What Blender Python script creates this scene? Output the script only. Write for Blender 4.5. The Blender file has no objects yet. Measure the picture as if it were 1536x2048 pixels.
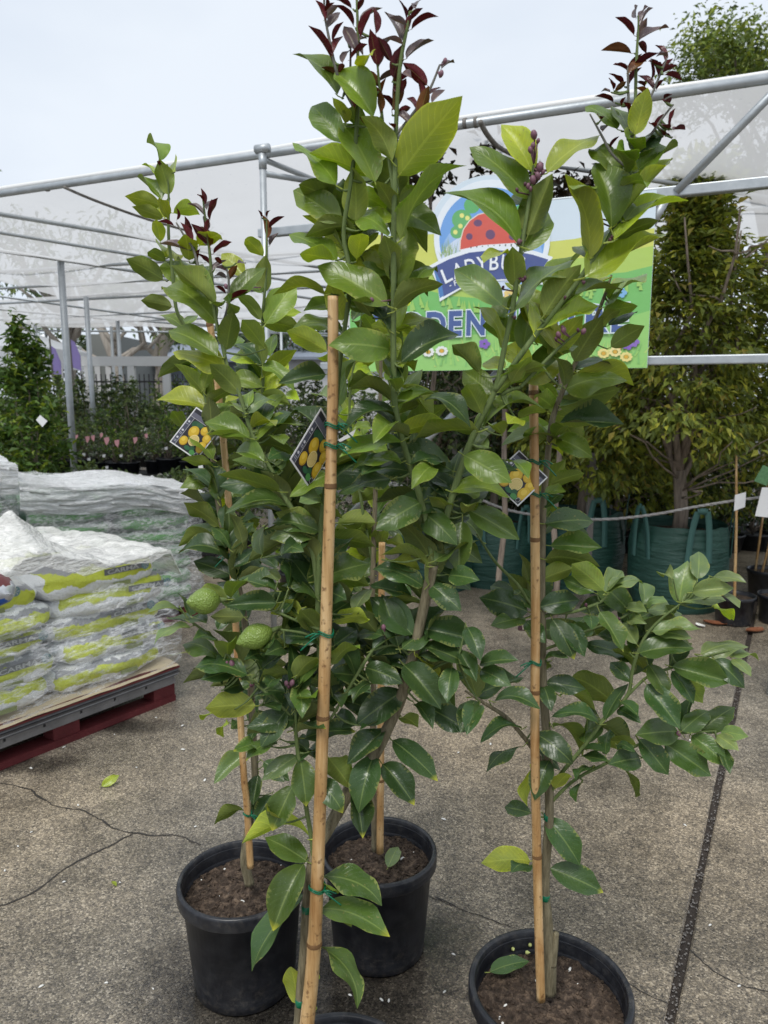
import bpy, bmesh, math, random
import numpy as np
from mathutils import Vector, Matrix, noise
R = math.radians
rng = random.Random(7)
SC = bpy.context.scene
COL = SC.collection

# ------------------------------------------------------------------ camera
PW, PH, FPX, PITCH, CAMZ = 1536.0, 2048.0, 1480.0, R(9.0), 1.55
CP, SP = math.cos(PITCH), math.sin(PITCH)
camd = bpy.data.cameras.new('camera')
cam = bpy.data.objects.new('camera', camd)
COL.objects.link(cam)
cam.location = (0, 0, CAMZ)
cam.rotation_euler = (R(90) - PITCH, 0, 0)
camd.sensor_fit = 'VERTICAL'
camd.sensor_height = 24.0
camd.sensor_width = 18.0
camd.lens = FPX / PH * 24.0
camd.clip_start = 0.05
camd.clip_end = 900
camd.dof.use_dof = True
camd.dof.focus_distance = 1.5
camd.dof.aperture_fstop = 5.0
SC.camera = cam

# ------------------------------------------------------------------ sky, sun, exposure
world = bpy.data.worlds.new('World')
SC.world = world
world.use_nodes = True
wn, wl = world.node_tree.nodes, world.node_tree.links
wn.clear()
w_out = wn.new('ShaderNodeOutputWorld')
w_bg = wn.new('ShaderNodeBackground')
w_sky = wn.new('ShaderNodeTexSky')
w_sky.sky_type = 'NISHITA'
w_sky.sun_disc = False
w_sky.sun_elevation = R(58)
w_sky.sun_rotation = R(200)
w_bg.inputs['Strength'].default_value = 0.1
w_tc = wn.new('ShaderNodeTexCoord')
w_map = wn.new('ShaderNodeMapping')
w_map.inputs['Scale'].default_value = (1, 1, 2.2)
w_noise = wn.new('ShaderNodeTexNoise')
w_noise.inputs['Scale'].default_value = 1.7
w_noise.inputs['Detail'].default_value = 5
w_noise.inputs['Roughness'].default_value = 0.5
w_ramp = wn.new('ShaderNodeValToRGB')          # overcast cloud deck, grey to white
w_ramp.color_ramp.elements[0].position = 0.36
w_ramp.color_ramp.elements[0].color = (4.75, 5.25, 5.95, 1)
w_ramp.color_ramp.elements[1].position = 0.62
w_ramp.color_ramp.elements[1].color = (5.7, 6.1, 6.6, 1)
w_mix = wn.new('ShaderNodeMix')
w_mix.data_type = 'RGBA'
w_mix.inputs[0].default_value = 0.93
wl.new(w_tc.outputs['Generated'], w_map.inputs[0])
wl.new(w_map.outputs[0], w_noise.inputs['Vector'])
wl.new(w_noise.outputs[0], w_ramp.inputs[0])
wl.new(w_sky.outputs[0], w_mix.inputs[6])
wl.new(w_ramp.outputs[0], w_mix.inputs[7])
wl.new(w_mix.outputs[2], w_bg.inputs[0])
wl.new(w_bg.outputs[0], w_out.inputs[0])

sund = bpy.data.lights.new('sun', 'SUN')
sund.energy = 1.5
sund.angle = R(22)
sund.color = (1.0, 0.97, 0.92)
sun = bpy.data.objects.new('sun', sund)
COL.objects.link(sun)
sun.rotation_euler = (R(32), 0, R(-20))

vs = SC.view_settings
vs.view_transform = 'Standard'
vs.look = 'None'
vs.exposure = 0.64
vs.gamma = 1.0
vs.use_curve_mapping = False

# ------------------------------------------------------------------ measuring helpers (photo pixel -> place)
def ray(x, y):
    dx, v = (x - PW / 2) / FPX, (y - PH / 2) / FPX
    return Vector((dx, CP - v * SP, -SP - v * CP))
def PY(x, y, Y):                       # where the sight line meets the distance Y
    d = ray(x, y)
    return Vector((0, 0, CAMZ)) + d * (Y / d.y)
def PZ(x, y, z=0.0):                   # where it meets the height z
    d = ray(x, y)
    return Vector((0, 0, CAMZ)) + d * ((z - CAMZ) / d.z)

# ------------------------------------------------------------------ object helpers
def tag(o, label=None, cat=None, group=None, kind=None):
    if label: o['label'] = label
    if cat: o['category'] = cat
    if group: o['group'] = group
    if kind: o['kind'] = kind
    return o
def empty(name, loc=(0, 0, 0), rz=0.0):
    o = bpy.data.objects.new(name, None)
    o.empty_display_size = 0.1
    COL.objects.link(o)
    o.location = loc
    o.rotation_euler = (0, 0, rz)
    return o
def link(name, mesh, parent=None, m=None):
    o = bpy.data.objects.new(name, mesh)
    COL.objects.link(o)
    if parent is not None: o.parent = parent
    if m is not None: o.matrix_local = m
    return o
def copy_tree(o, parent=None):
    c = o.copy()
    COL.objects.link(c)
    c.parent = parent
    for ch in list(o.children): copy_tree(ch, c)
    return c

class MB:
    """collects geometry for one mesh"""
    def __init__(s):
        s.v, s.f, s.m, s.c = [], [], [], []
        s.cur, s.col = 0, None
    def add(s, verts, faces, mi=None):
        b = len(s.v)
        s.v.extend([tuple(p) for p in verts])
        k = s.cur if mi is None else mi
        for f in faces:
            s.f.append(tuple(i + b for i in f)); s.m.append(k); s.c.append(s.col)
        return s
    def box(s, lo, hi, mi=None, M=None):
        x0, y0, z0 = lo; x1, y1, z1 = hi
        vv = [Vector(p) for p in ((x0,y0,z0),(x1,y0,z0),(x1,y1,z0),(x0,y1,z0),(x0,y0,z1),(x1,y0,z1),(x1,y1,z1),(x0,y1,z1))]
        if M is not None: vv = [M @ p for p in vv]
        return s.add(vv, [(0,3,2,1),(4,5,6,7),(0,1,5,4),(1,2,6,5),(2,3,7,6),(3,0,4,7)], mi)
    def tube(s, pts, rad, n=8, mi=None, cap=True, flat=1.0):
        pts = [Vector(p) for p in pts]
        if not hasattr(rad, '__len__'): rad = [rad] * len(pts)
        rings, up = [], None
        for i, p in enumerate(pts):
            t = (pts[min(i + 1, len(pts) - 1)] - pts[max(i - 1, 0)])
            if t.length < 1e-9: t = Vector((0, 0, 1))
            t.normalize()
            if up is None:
                up = Vector((0, 0, 1)) if abs(t.z) < 0.9 else Vector((0, 1, 0))
            a = (up - t * up.dot(t)); a.normalize(); up = a
            b = t.cross(a)
            rings.append([p + (a * math.cos(2*math.pi*k/n) * flat + b * math.sin(2*math.pi*k/n)) * rad[i] for k in range(n)])
        vv = [q for r in rings for q in r]
        ff = [(i*n + k, i*n + (k+1) % n, (i+1)*n + (k+1) % n, (i+1)*n + k) for i in range(len(pts)-1) for k in range(n)]
        if cap:
            ff.append(tuple(reversed(range(n)))); ff.append(tuple((len(pts)-1)*n + k for k in range(n)))
        return s.add(vv, ff, mi)
    def lathe(s, prof, n=32, mi=None, M=None, close=False):
        vv, ff = [], []
        for (r, z) in prof:
            for k in range(n):
                a = 2*math.pi*k/n
                p = Vector((r*math.cos(a), r*math.sin(a), z))
                vv.append(M @ p if M is not None else p)
        for i in range(len(prof)-1):
            for k in range(n):
                ff.append((i*n+k, i*n+(k+1) % n, (i+1)*n+(k+1) % n, (i+1)*n+k))
        if close:
            ff.append(tuple(reversed(range(n)))); ff.append(tuple((len(prof)-1)*n+k for k in range(n)))
        return s.add(vv, ff, mi)
    def grid(s, fn, nu, nv, mi=None):
        vv = [fn(i/nu, j/nv) for j in range(nv+1) for i in range(nu+1)]
        ff = [(j*(nu+1)+i, j*(nu+1)+i+1, (j+1)*(nu+1)+i+1, (j+1)*(nu+1)+i) for j in range(nv) for i in range(nu)]
        return s.add(vv, ff, mi)
    def mesh(s, name, mats, smooth=False):
        me = bpy.data.meshes.new(name)
        me.from_pydata(s.v, [], s.f)
        for m in (mats if isinstance(mats, (list, tuple)) else [mats]): me.materials.append(m)
        me.polygons.foreach_set('material_index', s.m)
        if smooth: me.polygons.foreach_set('use_smooth', [True] * len(s.f))
        if any(c is not None for c in s.c):
            at = me.attributes.new('tint', 'FLOAT_COLOR', 'FACE')
            buf = []
            for c in s.c: buf += (list(c) + [1.0]) if c is not None else [1, 1, 1, 1]
            at.data.foreach_set('color', buf)
        me.update()
        return me
    def build(s, name, mats, parent=None, smooth=False, M=None):
        return link(name, s.mesh(name, mats, smooth), parent, M)
def smooth_line(pts, k=5):
    """Catmull-Rom through points that carry any number of coordinates"""
    P = [Vector(p) if len(p) < 5 else p for p in pts]
    out = []
    for i in range(len(P)-1):
        p0, p1, p2, p3 = P[max(i-1, 0)], P[i], P[i+1], P[min(i+2, len(P)-1)]
        for j in range(k):
            t = j / k
            out.append(0.5*((2*p1) + (p2-p0)*t + (2*p0-5*p1+4*p2-p3)*t*t + (3*p1-p0-3*p2+p3)*t**3))
    out.append(P[-1])
    return out

# ------------------------------------------------------------------ materials
MATS = {}
class NT:
    def __init__(s, name):
        s.m = bpy.data.materials.new(name); s.m.use_nodes = True
        s.n, s.l = s.m.node_tree.nodes, s.m.node_tree.links
        s.n.clear()
        s.out = s.n.new('ShaderNodeOutputMaterial')
        MATS[name] = s.m
    def new(s, t, **kw):
        nd = s.n.new(t)
        for k, v in kw.items(): setattr(nd, k, v)
        return nd
    def ln(s, a, b): s.l.new(a, b)
    def noise(s, scale, detail=4, rough=0.55, vec=None, w=None):
        nd = s.new('ShaderNodeTexNoise')
        nd.inputs['Scale'].default_value = scale; nd.inputs['Detail'].default_value = detail; nd.inputs['Roughness'].default_value = rough
        if vec is not None: s.ln(vec, nd.inputs['Vector'])
        return nd
    def ramp(s, src, stops):
        nd = s.new('ShaderNodeValToRGB')
        e = nd.color_ramp.elements
        while len(e) < len(stops): e.new(0.5)
        for i, (p, c) in enumerate(stops):
            e[i].position = p; e[i].color = (c, c, c, 1) if not hasattr(c, '__len__') else tuple(c) + (1,)
        s.ln(src, nd.inputs[0])
        return nd
    def mix(s, f, a, b, mode='MIX'):
        nd = s.new('ShaderNodeMix'); nd.data_type = 'RGBA'; nd.blend_type = mode
        for sock, v in ((nd.inputs[0], f), (nd.inputs[6], a), (nd.inputs[7], b)):
            if hasattr(v, 'is_output'): s.ln(v, sock)
            elif hasattr(v, '__len__'): sock.default_value = tuple(v) + (1,)
            else: sock.default_value = v
        return nd.outputs[2]
    def math(s, op, a, b=0.0, c=None, clamp=False):
        nd = s.new('ShaderNodeMath', operation=op); nd.use_clamp = clamp
        for i, v in enumerate((a, b) if c is None else (a, b, c)):
            if hasattr(v, 'is_output'): s.ln(v, nd.inputs[i])
            else: nd.inputs[i].default_value = v
        return nd.outputs[0]
    def bsdf(s, col, rough=0.5, spec=0.5, metal=0.0):
        b = s.new('ShaderNodeBsdfPrincipled')
        for key, v in (('Base Color', col), ('Roughness', rough), ('Specular IOR Level', spec), ('Metallic', metal)):
            if hasattr(v, 'is_output'): s.ln(v, b.inputs[key])
            elif hasattr(v, '__len__'): b.inputs[key].default_value = tuple(v) + (1,)
            else: b.inputs[key].default_value = v
        return b
    def bump(s, b, h, strength=0.3, dist=0.01):
        nd = s.new('ShaderNodeBump')
        nd.inputs['Strength'].default_value = strength; nd.inputs['Distance'].default_value = dist
        s.ln(h, nd.inputs['Height']); s.ln(nd.outputs[0], b.inputs['Normal'])
        return nd
    def done(s, sh):
        s.ln(sh, s.out.inputs['Surface']); return s.m
    def obj(s):
        return s.new('ShaderNodeTexCoord').outputs['Object']
def flat(name, col, rough=0.5, spec=0.4, metal=0.0, nscale=0, namt=0.15, bump=0.0, bscale=None):
    t = NT(name)
    oc = t.obj()
    c = col
    if nscale:
        n = t.noise(nscale, 4, 0.6, oc)
        c = t.mix(n.outputs[0], tuple(k*(1-namt) for k in col), tuple(min(1, k*(1+namt)) for k in col))
    b = t.bsdf(c, rough, spec, metal)
    if bump:
        n2 = t.noise(bscale or nscale or 30, 4, 0.6, oc)
        t.bump(b, n2.outputs[0], bump, 0.01)
    return t.done(b.outputs[0])
def tinted(name, rough=0.5, trans=0.25, nscale=0):
    """colour of each face from the mesh's own 'tint' (leaf pigments)"""
    t = NT(name)
    a = t.new('ShaderNodeAttribute', attribute_name='tint')
    b = t.bsdf(a.outputs['Color'], rough, 0.4)
    if not trans: return t.done(b.outputs[0])
    tr = t.new('ShaderNodeBsdfTranslucent')
    t.ln(t.mix(1.0, a.outputs['Color'], (1.35, 1.3, 0.7), 'MULTIPLY'), tr.inputs[0])
    ms = t.new('ShaderNodeMixShader'); ms.inputs[0].default_value = trans
    t.ln(b.outputs[0], ms.inputs[1]); t.ln(tr.outputs[0], ms.inputs[2])
    return t.done(ms.outputs[0])

def mat_concrete():
    t = NT('concrete'); oc = t.obj()
    big = t.noise(0.9, 5, 0.6, oc); mid = t.noise(7, 5, 0.65, oc)
    vo = t.new('ShaderNodeTexVoronoi'); vo.inputs['Scale'].default_value = 210; t.ln(oc, vo.inputs['Vector'])
    vo2 = t.new('ShaderNodeTexVoronoi'); vo2.inputs['Scale'].default_value = 85; t.ln(oc, vo2.inputs['Vector'])
    sep = t.new('ShaderNodeSeparateColor'); t.ln(vo.outputs['Color'], sep.inputs[0])
    sep2 = t.new('ShaderNodeSeparateColor'); t.ln(vo2.outputs['Color'], sep2.inputs[0])
    stones = t.ramp(sep.outputs[0], [(0.0, (0.055, 0.053, 0.051)), (0.3, (0.135, 0.125, 0.112)), (0.62, (0.235, 0.215, 0.185)), (0.86, (0.37, 0.335, 0.275)), (1.0, (0.62, 0.58, 0.50))])
    stones2 = t.ramp(sep2.outputs[1], [(0.0, (0.09, 0.083, 0.075)), (0.5, (0.21, 0.19, 0.16)), (1.0, (0.36, 0.32, 0.25))])
    c = t.mix(0.30, stones.outputs[0], stones2.outputs[0])
    grime = t.ramp(mid.outputs[0], [(0.34, 0.66), (0.62, 1.06)])
    c = t.mix(1.0, c, grime.outputs[0], 'MULTIPLY')
    wet = t.ramp(big.outputs[0], [(0.36, 0.58), (0.47, 0.84), (0.62, 1.12)])
    c = t.mix(1.0, c, wet.outputs[0], 'MULTIPLY')
    tone = t.noise(0.45, 3, 0.5, oc)
    c = t.mix(t.ramp(tone.outputs[0], [(0.40, 0.0), (0.6, 0.75)]).outputs[0], t.mix(1.0, c, (1.06, 1.02, 0.96), 'MULTIPLY'), t.mix(1.0, c, (1.26, 1.09, 0.88), 'MULTIPLY'))
    st = t.noise(3.1, 6, 0.7, oc)
    c = t.mix(t.ramp(st.outputs[0], [(0.58, 0.0), (0.70, 0.5)]).outputs[0], c, t.mix(1.0, c, (0.45, 0.43, 0.42), 'MULTIPLY'))
    rg = t.math('ADD', t.ramp(big.outputs[0], [(0.38, 0.10), (0.62, 0.36)]).outputs[0], t.math('MULTIPLY', sep.outputs[1], 0.22))
    b = t.bsdf(c, rg, 0.5)
    h = t.math('ADD', t.math('MULTIPLY', vo.outputs['Distance'], -0.6), t.math('MULTIPLY', mid.outputs[0], 1.2))
    t.bump(b, h, 0.55, 0.004)
    return t.done(b.outputs[0])
def mat_leaf(name, under):
    t = NT(name)
    oi = t.new('ShaderNodeObjectInfo')
    tc = t.new('ShaderNodeTexCoord')
    sx = t.new('ShaderNodeSeparateXYZ'); t.ln(tc.outputs['UV'], sx.inputs[0])
    au = t.math('ABSOLUTE', t.math('SUBTRACT', sx.outputs[0], 0.5))           # 0 at midrib, .5 at margin
    mid = t.math('LESS_THAN', au, 0.028)
    ph = t.math('SUBTRACT', t.math('MULTIPLY', sx.outputs[1], 11.0), t.math('MULTIPLY', au, 5.2))
    fr = t.math('ABSOLUTE', t.math('SUBTRACT', t.math('FRACT', ph), 0.5))
    vein = t.math('SUBTRACT', 1.0, t.math('MULTIPLY', fr, 9.0), clamp=True)
    edge = t.ramp(au, [(0.44, 0.0), (0.5, 1.0)]).outputs[0]
    seed = t.new('ShaderNodeVectorMath', operation='ADD')
    t.ln(tc.outputs['Object'], seed.inputs[0])
    sv = t.new('ShaderNodeCombineXYZ'); t.ln(t.math('MULTIPLY', oi.outputs['Random'], 40.0), sv.inputs[0]); t.ln(sv.outputs[0], seed.inputs[1])
    blot = t.noise(2.2, 3, 0.5, seed.outputs[0])
    base = oi.outputs['Color']
    if under: base = t.mix(1.0, t.mix(0.50, base, (0.30, 0.33, 0.115)), t.mix(oi.outputs['Alpha'], (1, 1, 1), (1, 1, 1)), 'MULTIPLY')
    if under:                      # purple young leaves keep their colour below
        sepc = t.new('ShaderNodeSeparateColor'); t.ln(oi.outputs['Color'], sepc.inputs[0])
        isred = t.math('GREATER_THAN', sepc.outputs[0], sepc.outputs[1])
        base = t.mix(isred, base, oi.outputs['Color'])
    val = t.math('MULTIPLY_ADD', oi.outputs['Random'], 0.40, 0.82)
    cv = t.new('ShaderNodeCombineXYZ')
    for i in range(3): t.ln(val, cv.inputs[i])
    c = t.mix(1.0, base, cv.outputs[0], 'MULTIPLY')
    c = t.mix(t.ramp(blot.outputs[0], [(0.42, 0.0), (0.70, 0.40)]).outputs[0], c, t.mix(1.0, c, (1.6, 1.4, 0.9), 'MULTIPLY'))
    pale = t.mix(1.0, c, (1.9, 1.75, 1.5), 'MULTIPLY')
    c = t.mix(t.math('MULTIPLY', vein, 0.16 if not under else 0.26), c, pale)
    c = t.mix(t.math('MULTIPLY', mid, 0.8), c, t.mix(0.5, pale, (0.26, 0.32, 0.11)))
    c = t.mix(t.math('MULTIPLY', edge, 0.35), c, pale)
    # scorched yellow tip on some leaves (stored in the object's alpha)
    tip = t.math('MULTIPLY', t.ramp(t.math('ADD', sx.outputs[1], t.math('MULTIPLY_ADD', blot.outputs[0], 0.22, -0.11)), [(0.88, 0.0), (0.985, 1.0)]).outputs[0], t.math('LESS_THAN', oi.outputs['Alpha'], 0.6))
    c = t.mix(tip, c, (0.50, 0.50, 0.06))
    sp_ = t.noise(13, 2, 0.5, seed.outputs[0])
    c = t.mix(t.math('MULTIPLY', t.ramp(sp_.outputs[0], [(0.66, 0.0), (0.72, 0.6)]).outputs[0], t.math('GREATER_THAN', oi.outputs['Random'], 0.55)), c, (0.30, 0.27, 0.09))
    # rain drops
    mp = t.new('ShaderNodeMapping'); mp.inputs['Scale'].default_value = (22, 44, 1); t.ln(tc.outputs['UV'], mp.inputs[0])
    ad = t.new('ShaderNodeVectorMath', operation='ADD'); t.ln(mp.outputs[0], ad.inputs[0]); t.ln(sv.outputs[0], ad.inputs[1])
    vo = t.new('ShaderNodeTexVoronoi'); vo.inputs['Scale'].default_value = 1.0; t.ln(ad.outputs[0], vo.inputs['Vector'])
    sepv = t.new('ShaderNodeSeparateColor'); t.ln(vo.outputs['Color'], sepv.inputs[0])
    rad = t.math('MULTIPLY', t.math('SUBTRACT', sepv.outputs[0], 0.35, clamp=True), 0.42)
    drop = t.math('SUBTRACT', 1.0, t.math('DIVIDE', vo.outputs['Distance'], t.math('MAXIMUM', rad, 0.001)), clamp=True)
    dropm = t.math('GREATER_THAN', drop, 0.05)
    rough = t.math('MULTIPLY_ADD', blot.outputs[0], 0.40, 0.12 if not under else 0.40)
    rough = t.math('MULTIPLY', rough, t.math('SUBTRACT', 1.0, t.math('MULTIPLY', dropm, 0.35)))
    c = t.mix(t.math('MULTIPLY', dropm, 0.20), c, (0.62, 0.68, 0.55))
    b = t.bsdf(c, rough, 0.62 if not under else 0.35)
    h = t.math('MULTIPLY', vein, -0.05 if not under else 0.22)
    h = t.math('ADD', h, t.math('MULTIPLY', mid, -0.25 if not under else 0.5))
    h = t.math('ADD', h, t.math('MULTIPLY', t.noise(2.6, 1, 0.4, seed.outputs[0]).outputs[0], 1.0))
    h = t.math('ADD', h, t.math('MULTIPLY', drop, 0.05))
    t.bump(b, h, 0.24, 0.02)
    tr = t.new('ShaderNodeBsdfTranslucent'); t.ln(t.mix(1.0, c, (1.9, 1.9, 0.8), 'MULTIPLY'), tr.inputs[0])
    ms = t.new('ShaderNodeMixShader'); ms.inputs[0].default_value = 0.38
    t.ln(b.outputs[0], ms.inputs[1]); t.ln(tr.outputs[0], ms.inputs[2])
    return t.done(ms.outputs[0])
def mat_bamboo():
    t = NT('bamboo'); oc = t.obj()
    mp = t.new('ShaderNodeMapping'); mp.inputs['Scale'].default_value = (70, 70, 5); t.ln(oc, mp.inputs[0])
    st = t.noise(1.0, 5, 0.65, mp.outputs[0]); bl = t.noise(5.5, 4, 0.6, oc); sp = t.noise(90, 2, 0.5, oc)
    c = t.ramp(st.outputs[0], [(0.26, (0.25, 0.13, 0.045)), (0.42, (0.47, 0.29, 0.12)), (0.56, (0.60, 0.40, 0.19)), (0.75, (0.74, 0.57, 0.34))]).outputs[0]
    c = t.mix(t.ramp(bl.outputs[0], [(0.44, 0.0), (0.66, 0.8)]).outputs[0], c, t.mix(1.0, c, (0.60, 0.44, 0.30), 'MULTIPLY'))
    c = t.mix(t.ramp(sp.outputs[0], [(0.60, 0.0), (0.72, 0.75)]).outputs[0], c, (0.13, 0.06, 0.022))
    b = t.bsdf(c, 0.42, 0.45); t.bump(b, st.outputs[0], 0.25, 0.002)
    return t.done(b.outputs[0])
def mat_bark(name, c0, c1, sc=60):
    t = NT(name); oc = t.obj()
    mp = t.new('ShaderNodeMapping'); mp.inputs['Scale'].default_value = (sc, sc, sc/7); t.ln(oc, mp.inputs[0])
    n = t.noise(1.0, 5, 0.7, mp.outputs[0])
    c = t.ramp(n.outputs[0], [(0.3, c0), (0.7, c1)]).outputs[0]
    b = t.bsdf(c, 0.7, 0.3); t.bump(b, n.outputs[0], 0.6, 0.006)
    return t.done(b.outputs[0])
def mat_galv():
    t = NT('galvanised_steel'); oc = t.obj()
    n = t.noise(14, 4, 0.6, oc); v = t.new('ShaderNodeTexVoronoi'); v.inputs['Scale'].default_value = 60; t.ln(oc, v.inputs['Vector'])
    c = t.mix(n.outputs[0], (0.30, 0.33, 0.35), (0.56, 0.59, 0.61))
    b = t.bsdf(c, t.math('MULTIPLY_ADD', n.outputs[0], 0.3, 0.32), 0.5, 0.55)
    t.bump(b, v.outputs['Distance'], 0.08, 0.003)
    return t.done(b.outputs[0])
def mat_cloth():
    t = NT('shade_cloth'); oc = t.obj()
    n = t.noise(1.2, 4, 0.6, oc)
    vo = t.new('ShaderNodeTexVoronoi'); vo.inputs['Scale'].default_value = 16; t.ln(oc, vo.inputs['Vector'])
    sp = t.new('ShaderNodeSeparateColor'); t.ln(vo.outputs['Color'], sp.inputs[0])
    dots = t.math('MULTIPLY', t.math('LESS_THAN', vo.outputs['Distance'], 0.13), t.math('GREATER_THAN', sp.outputs[0], 0.6))
    c = t.mix(n.outputs[0], (0.55, 0.545, 0.54), (0.67, 0.665, 0.66))
    c = t.mix(t.math('MULTIPLY', dots, 0.45), c, (0.45, 0.46, 0.48))
    d = t.new('ShaderNodeBsdfDiffuse'); t.ln(c, d.inputs[0])
    tr = t.new('ShaderNodeBsdfTranslucent'); t.ln(c, tr.inputs[0])
    tp = t.new('ShaderNodeBsdfTransparent')
    m1 = t.new('ShaderNodeMixShader'); m1.inputs[0].default_value = 0.72
    t.ln(d.outputs[0], m1.inputs[1]); t.ln(tr.outputs[0], m1.inputs[2])
    m2 = t.new('ShaderNodeMixShader'); m2.inputs[0].default_value = 0.20
    t.ln(m1.outputs[0], m2.inputs[1]); t.ln(tp.outputs[0], m2.inputs[2])
    return t.done(m2.outputs[0])
def mat_film(name, clear, col=(0.93, 0.94, 0.95), sc=9):
    t = NT(name); oc = t.obj()
    mp = t.new('ShaderNodeMapping'); mp.inputs['Scale'].default_value = (1.0, 1.0, 3.2); mp.inputs['Rotation'].default_value = (0.2, 0.35, 0.3); t.ln(oc, mp.inputs[0])
    n = t.noise(sc, 5, 0.6, mp.outputs[0])
    ridge = t.math('ABSOLUTE', t.math('SUBTRACT', n.outputs[0], 0.5))          # sharp pleats
    n2 = t.noise(sc*2.6, 4, 0.6, mp.outputs[0])
    ridge2 = t.math('ABSOLUTE', t.math('SUBTRACT', n2.outputs[0], 0.5))
    hh = t.math('ADD', ridge, t.math('MULTIPLY', ridge2, 0.5))
    d = t.bsdf(col, 0.14, 0.7)
    t.bump(d, hh, 1.0, 0.06)
    tp = t.new('ShaderNodeBsdfTransparent'); tp.inputs[0].default_value = (0.97, 0.98, 0.98, 1)
    f = t.ramp(hh, [(0.0, clear * 0.30), (0.05, clear * 0.75), (0.12, clear)])
    ms = t.new('ShaderNodeMixShader'); t.ln(f.outputs[0], ms.inputs[0])
    t.ln(d.outputs[0], ms.inputs[1]); t.ln(tp.outputs[0], ms.inputs[2])
    return t.done(ms.outputs[0])
def mat_bag(name, top, band, low, dark):
    """printed plastic sack: bands run along the sack, print edges wander with the folds"""
    t = NT(name)
    g = t.new('ShaderNodeTexCoord')
    oc = g.outputs['Object']
    n = t.noise(9, 4, 0.6, oc)
    oi = t.new('ShaderNodeObjectInfo')
    sx = t.new('ShaderNodeSeparateXYZ'); t.ln(g.outputs['Generated'], sx.inputs[0])
    z = t.math('ADD', sx.outputs[2], t.math('MULTIPLY_ADD', n.outputs[0], 0.62, -0.31))
    z = t.math('ADD', z, t.math('MULTIPLY_ADD', oi.outputs['Random'], 0.24, -0.12))
    c = t.ramp(z, [(0.0, low), (0.40, low), (0.42, band), (0.74, band), (0.76, dark), (0.86, dark), (0.88, top), (1.0, top)])
    c.color_ramp.interpolation = 'LINEAR'
    x = t.math('ADD', sx.outputs[0], t.math('MULTIPLY', n.outputs[0], 0.1))
    ends = t.math('GREATER_THAN', t.math('ABSOLUTE', t.math('SUBTRACT', x, 0.55)), 0.42)
    c2 = t.mix(ends, c.outputs[0], low)
    b = t.bsdf(c2, 0.32, 0.5)
    n2 = t.noise(16, 5, 0.65, oc)
    t.bump(b, n2.outputs[0], 0.7, 0.03)
    return t.done(b.outputs[0])
def mat_soil():
    t = NT('potting_mix'); oc = t.obj()
    n = t.noise(60, 6, 0.7, oc); n2 = t.noise(9, 4, 0.6, oc)
    c = t.ramp(n.outputs[0], [(0.28, (0.016, 0.012, 0.009)), (0.5, (0.075, 0.053, 0.039)), (0.72, (0.23, 0.165, 0.115))]).outputs[0]
    c = t.mix(1.0, c, t.ramp(n2.outputs[0], [(0.35, 0.6), (0.65, 1.25)]).outputs[0], 'MULTIPLY')
    b = t.bsdf(c, 0.85, 0.25); t.bump(b, n.outputs[0], 1.0, 0.012)
    return t.done(b.outputs[0])
def mat_pot():
    t = NT('black_plastic'); oc = t.obj()
    n = t.noise(20, 5, 0.65, oc); s = t.noise(3, 3, 0.5, oc)
    c = t.mix(t.ramp(n.outputs[0], [(0.45, 0.0), (0.72, 0.8)]).outputs[0], (0.008, 0.009, 0.013), (0.036, 0.038, 0.044))
    sxp = t.new('ShaderNodeSeparateXYZ'); t.ln(oc, sxp.inputs[0])
    dust = t.noise(55, 5, 0.75, oc)
    low = t.ramp(sxp.outputs[2], [(0.0, 1.0), (0.10, 0.25), (0.24, 0.08), (0.30, 0.5)]).outputs[0]
    spl = t.math('MULTIPLY', t.ramp(dust.outputs[0], [(0.50, 0.0), (0.68, 1.0)]).outputs[0], low)
    c = t.mix(t.math('MULTIPLY', spl, 0.55), c, (0.13, 0.115, 0.095))
    mp = t.new('ShaderNodeMapping'); mp.inputs['Scale'].default_value = (6, 6, 160); t.ln(oc, mp.inputs[0])
    scr = t.noise(1.0, 3, 0.6, mp.outputs[0])
    c = t.mix(t.ramp(scr.outputs[0], [(0.62, 0.0), (0.72, 0.35)]).outputs[0], c, (0.06, 0.062, 0.066))
    b = t.bsdf(c, t.math('MULTIPLY_ADD', s.outputs[0], 0.35, 0.22), 0.5); t.bump(b, n.outputs[0], 0.12, 0.003)
    return t.done(b.outputs[0])
def mat_lemon():
    t = NT('green_lemon_skin'); oc = t.obj()
    v = t.new('ShaderNodeTexVoronoi'); v.inputs['Scale'].default_value = 330; t.ln(oc, v.inputs['Vector'])
    n = t.noise(22, 4, 0.6, oc)
    c = t.mix(n.outputs[0], (0.10, 0.175, 0.02), (0.23, 0.31, 0.06))
    sc = t.noise(45, 4, 0.7, oc)
    c = t.mix(t.ramp(sc.outputs[0], [(0.66, 0.0), (0.72, 0.6)]).outputs[0], c, (0.5, 0.48, 0.3))
    b = t.bsdf(c, 0.35, 0.5); t.bump(b, v.outputs['Distance'], 0.5, 0.003)
    return t.done(b.outputs[0])
def mat_weave(name, c0, c1):
    t = NT(name); oc = t.obj()
    mp = t.new('ShaderNodeMapping'); mp.inputs['Scale'].default_value = (4, 4, 26); t.ln(oc, mp.inputs[0])
    n = t.noise(1.0, 5, 0.6, mp.outputs[0]); n2 = t.noise(5, 4, 0.6, oc)
    c = t.mix(n2.outputs[0], c0, c1)
    b = t.bsdf(c, 0.45, 0.45); t.bump(b, n.outputs[0], 0.8, 0.03)
    return t.done(b.outputs[0])

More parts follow.
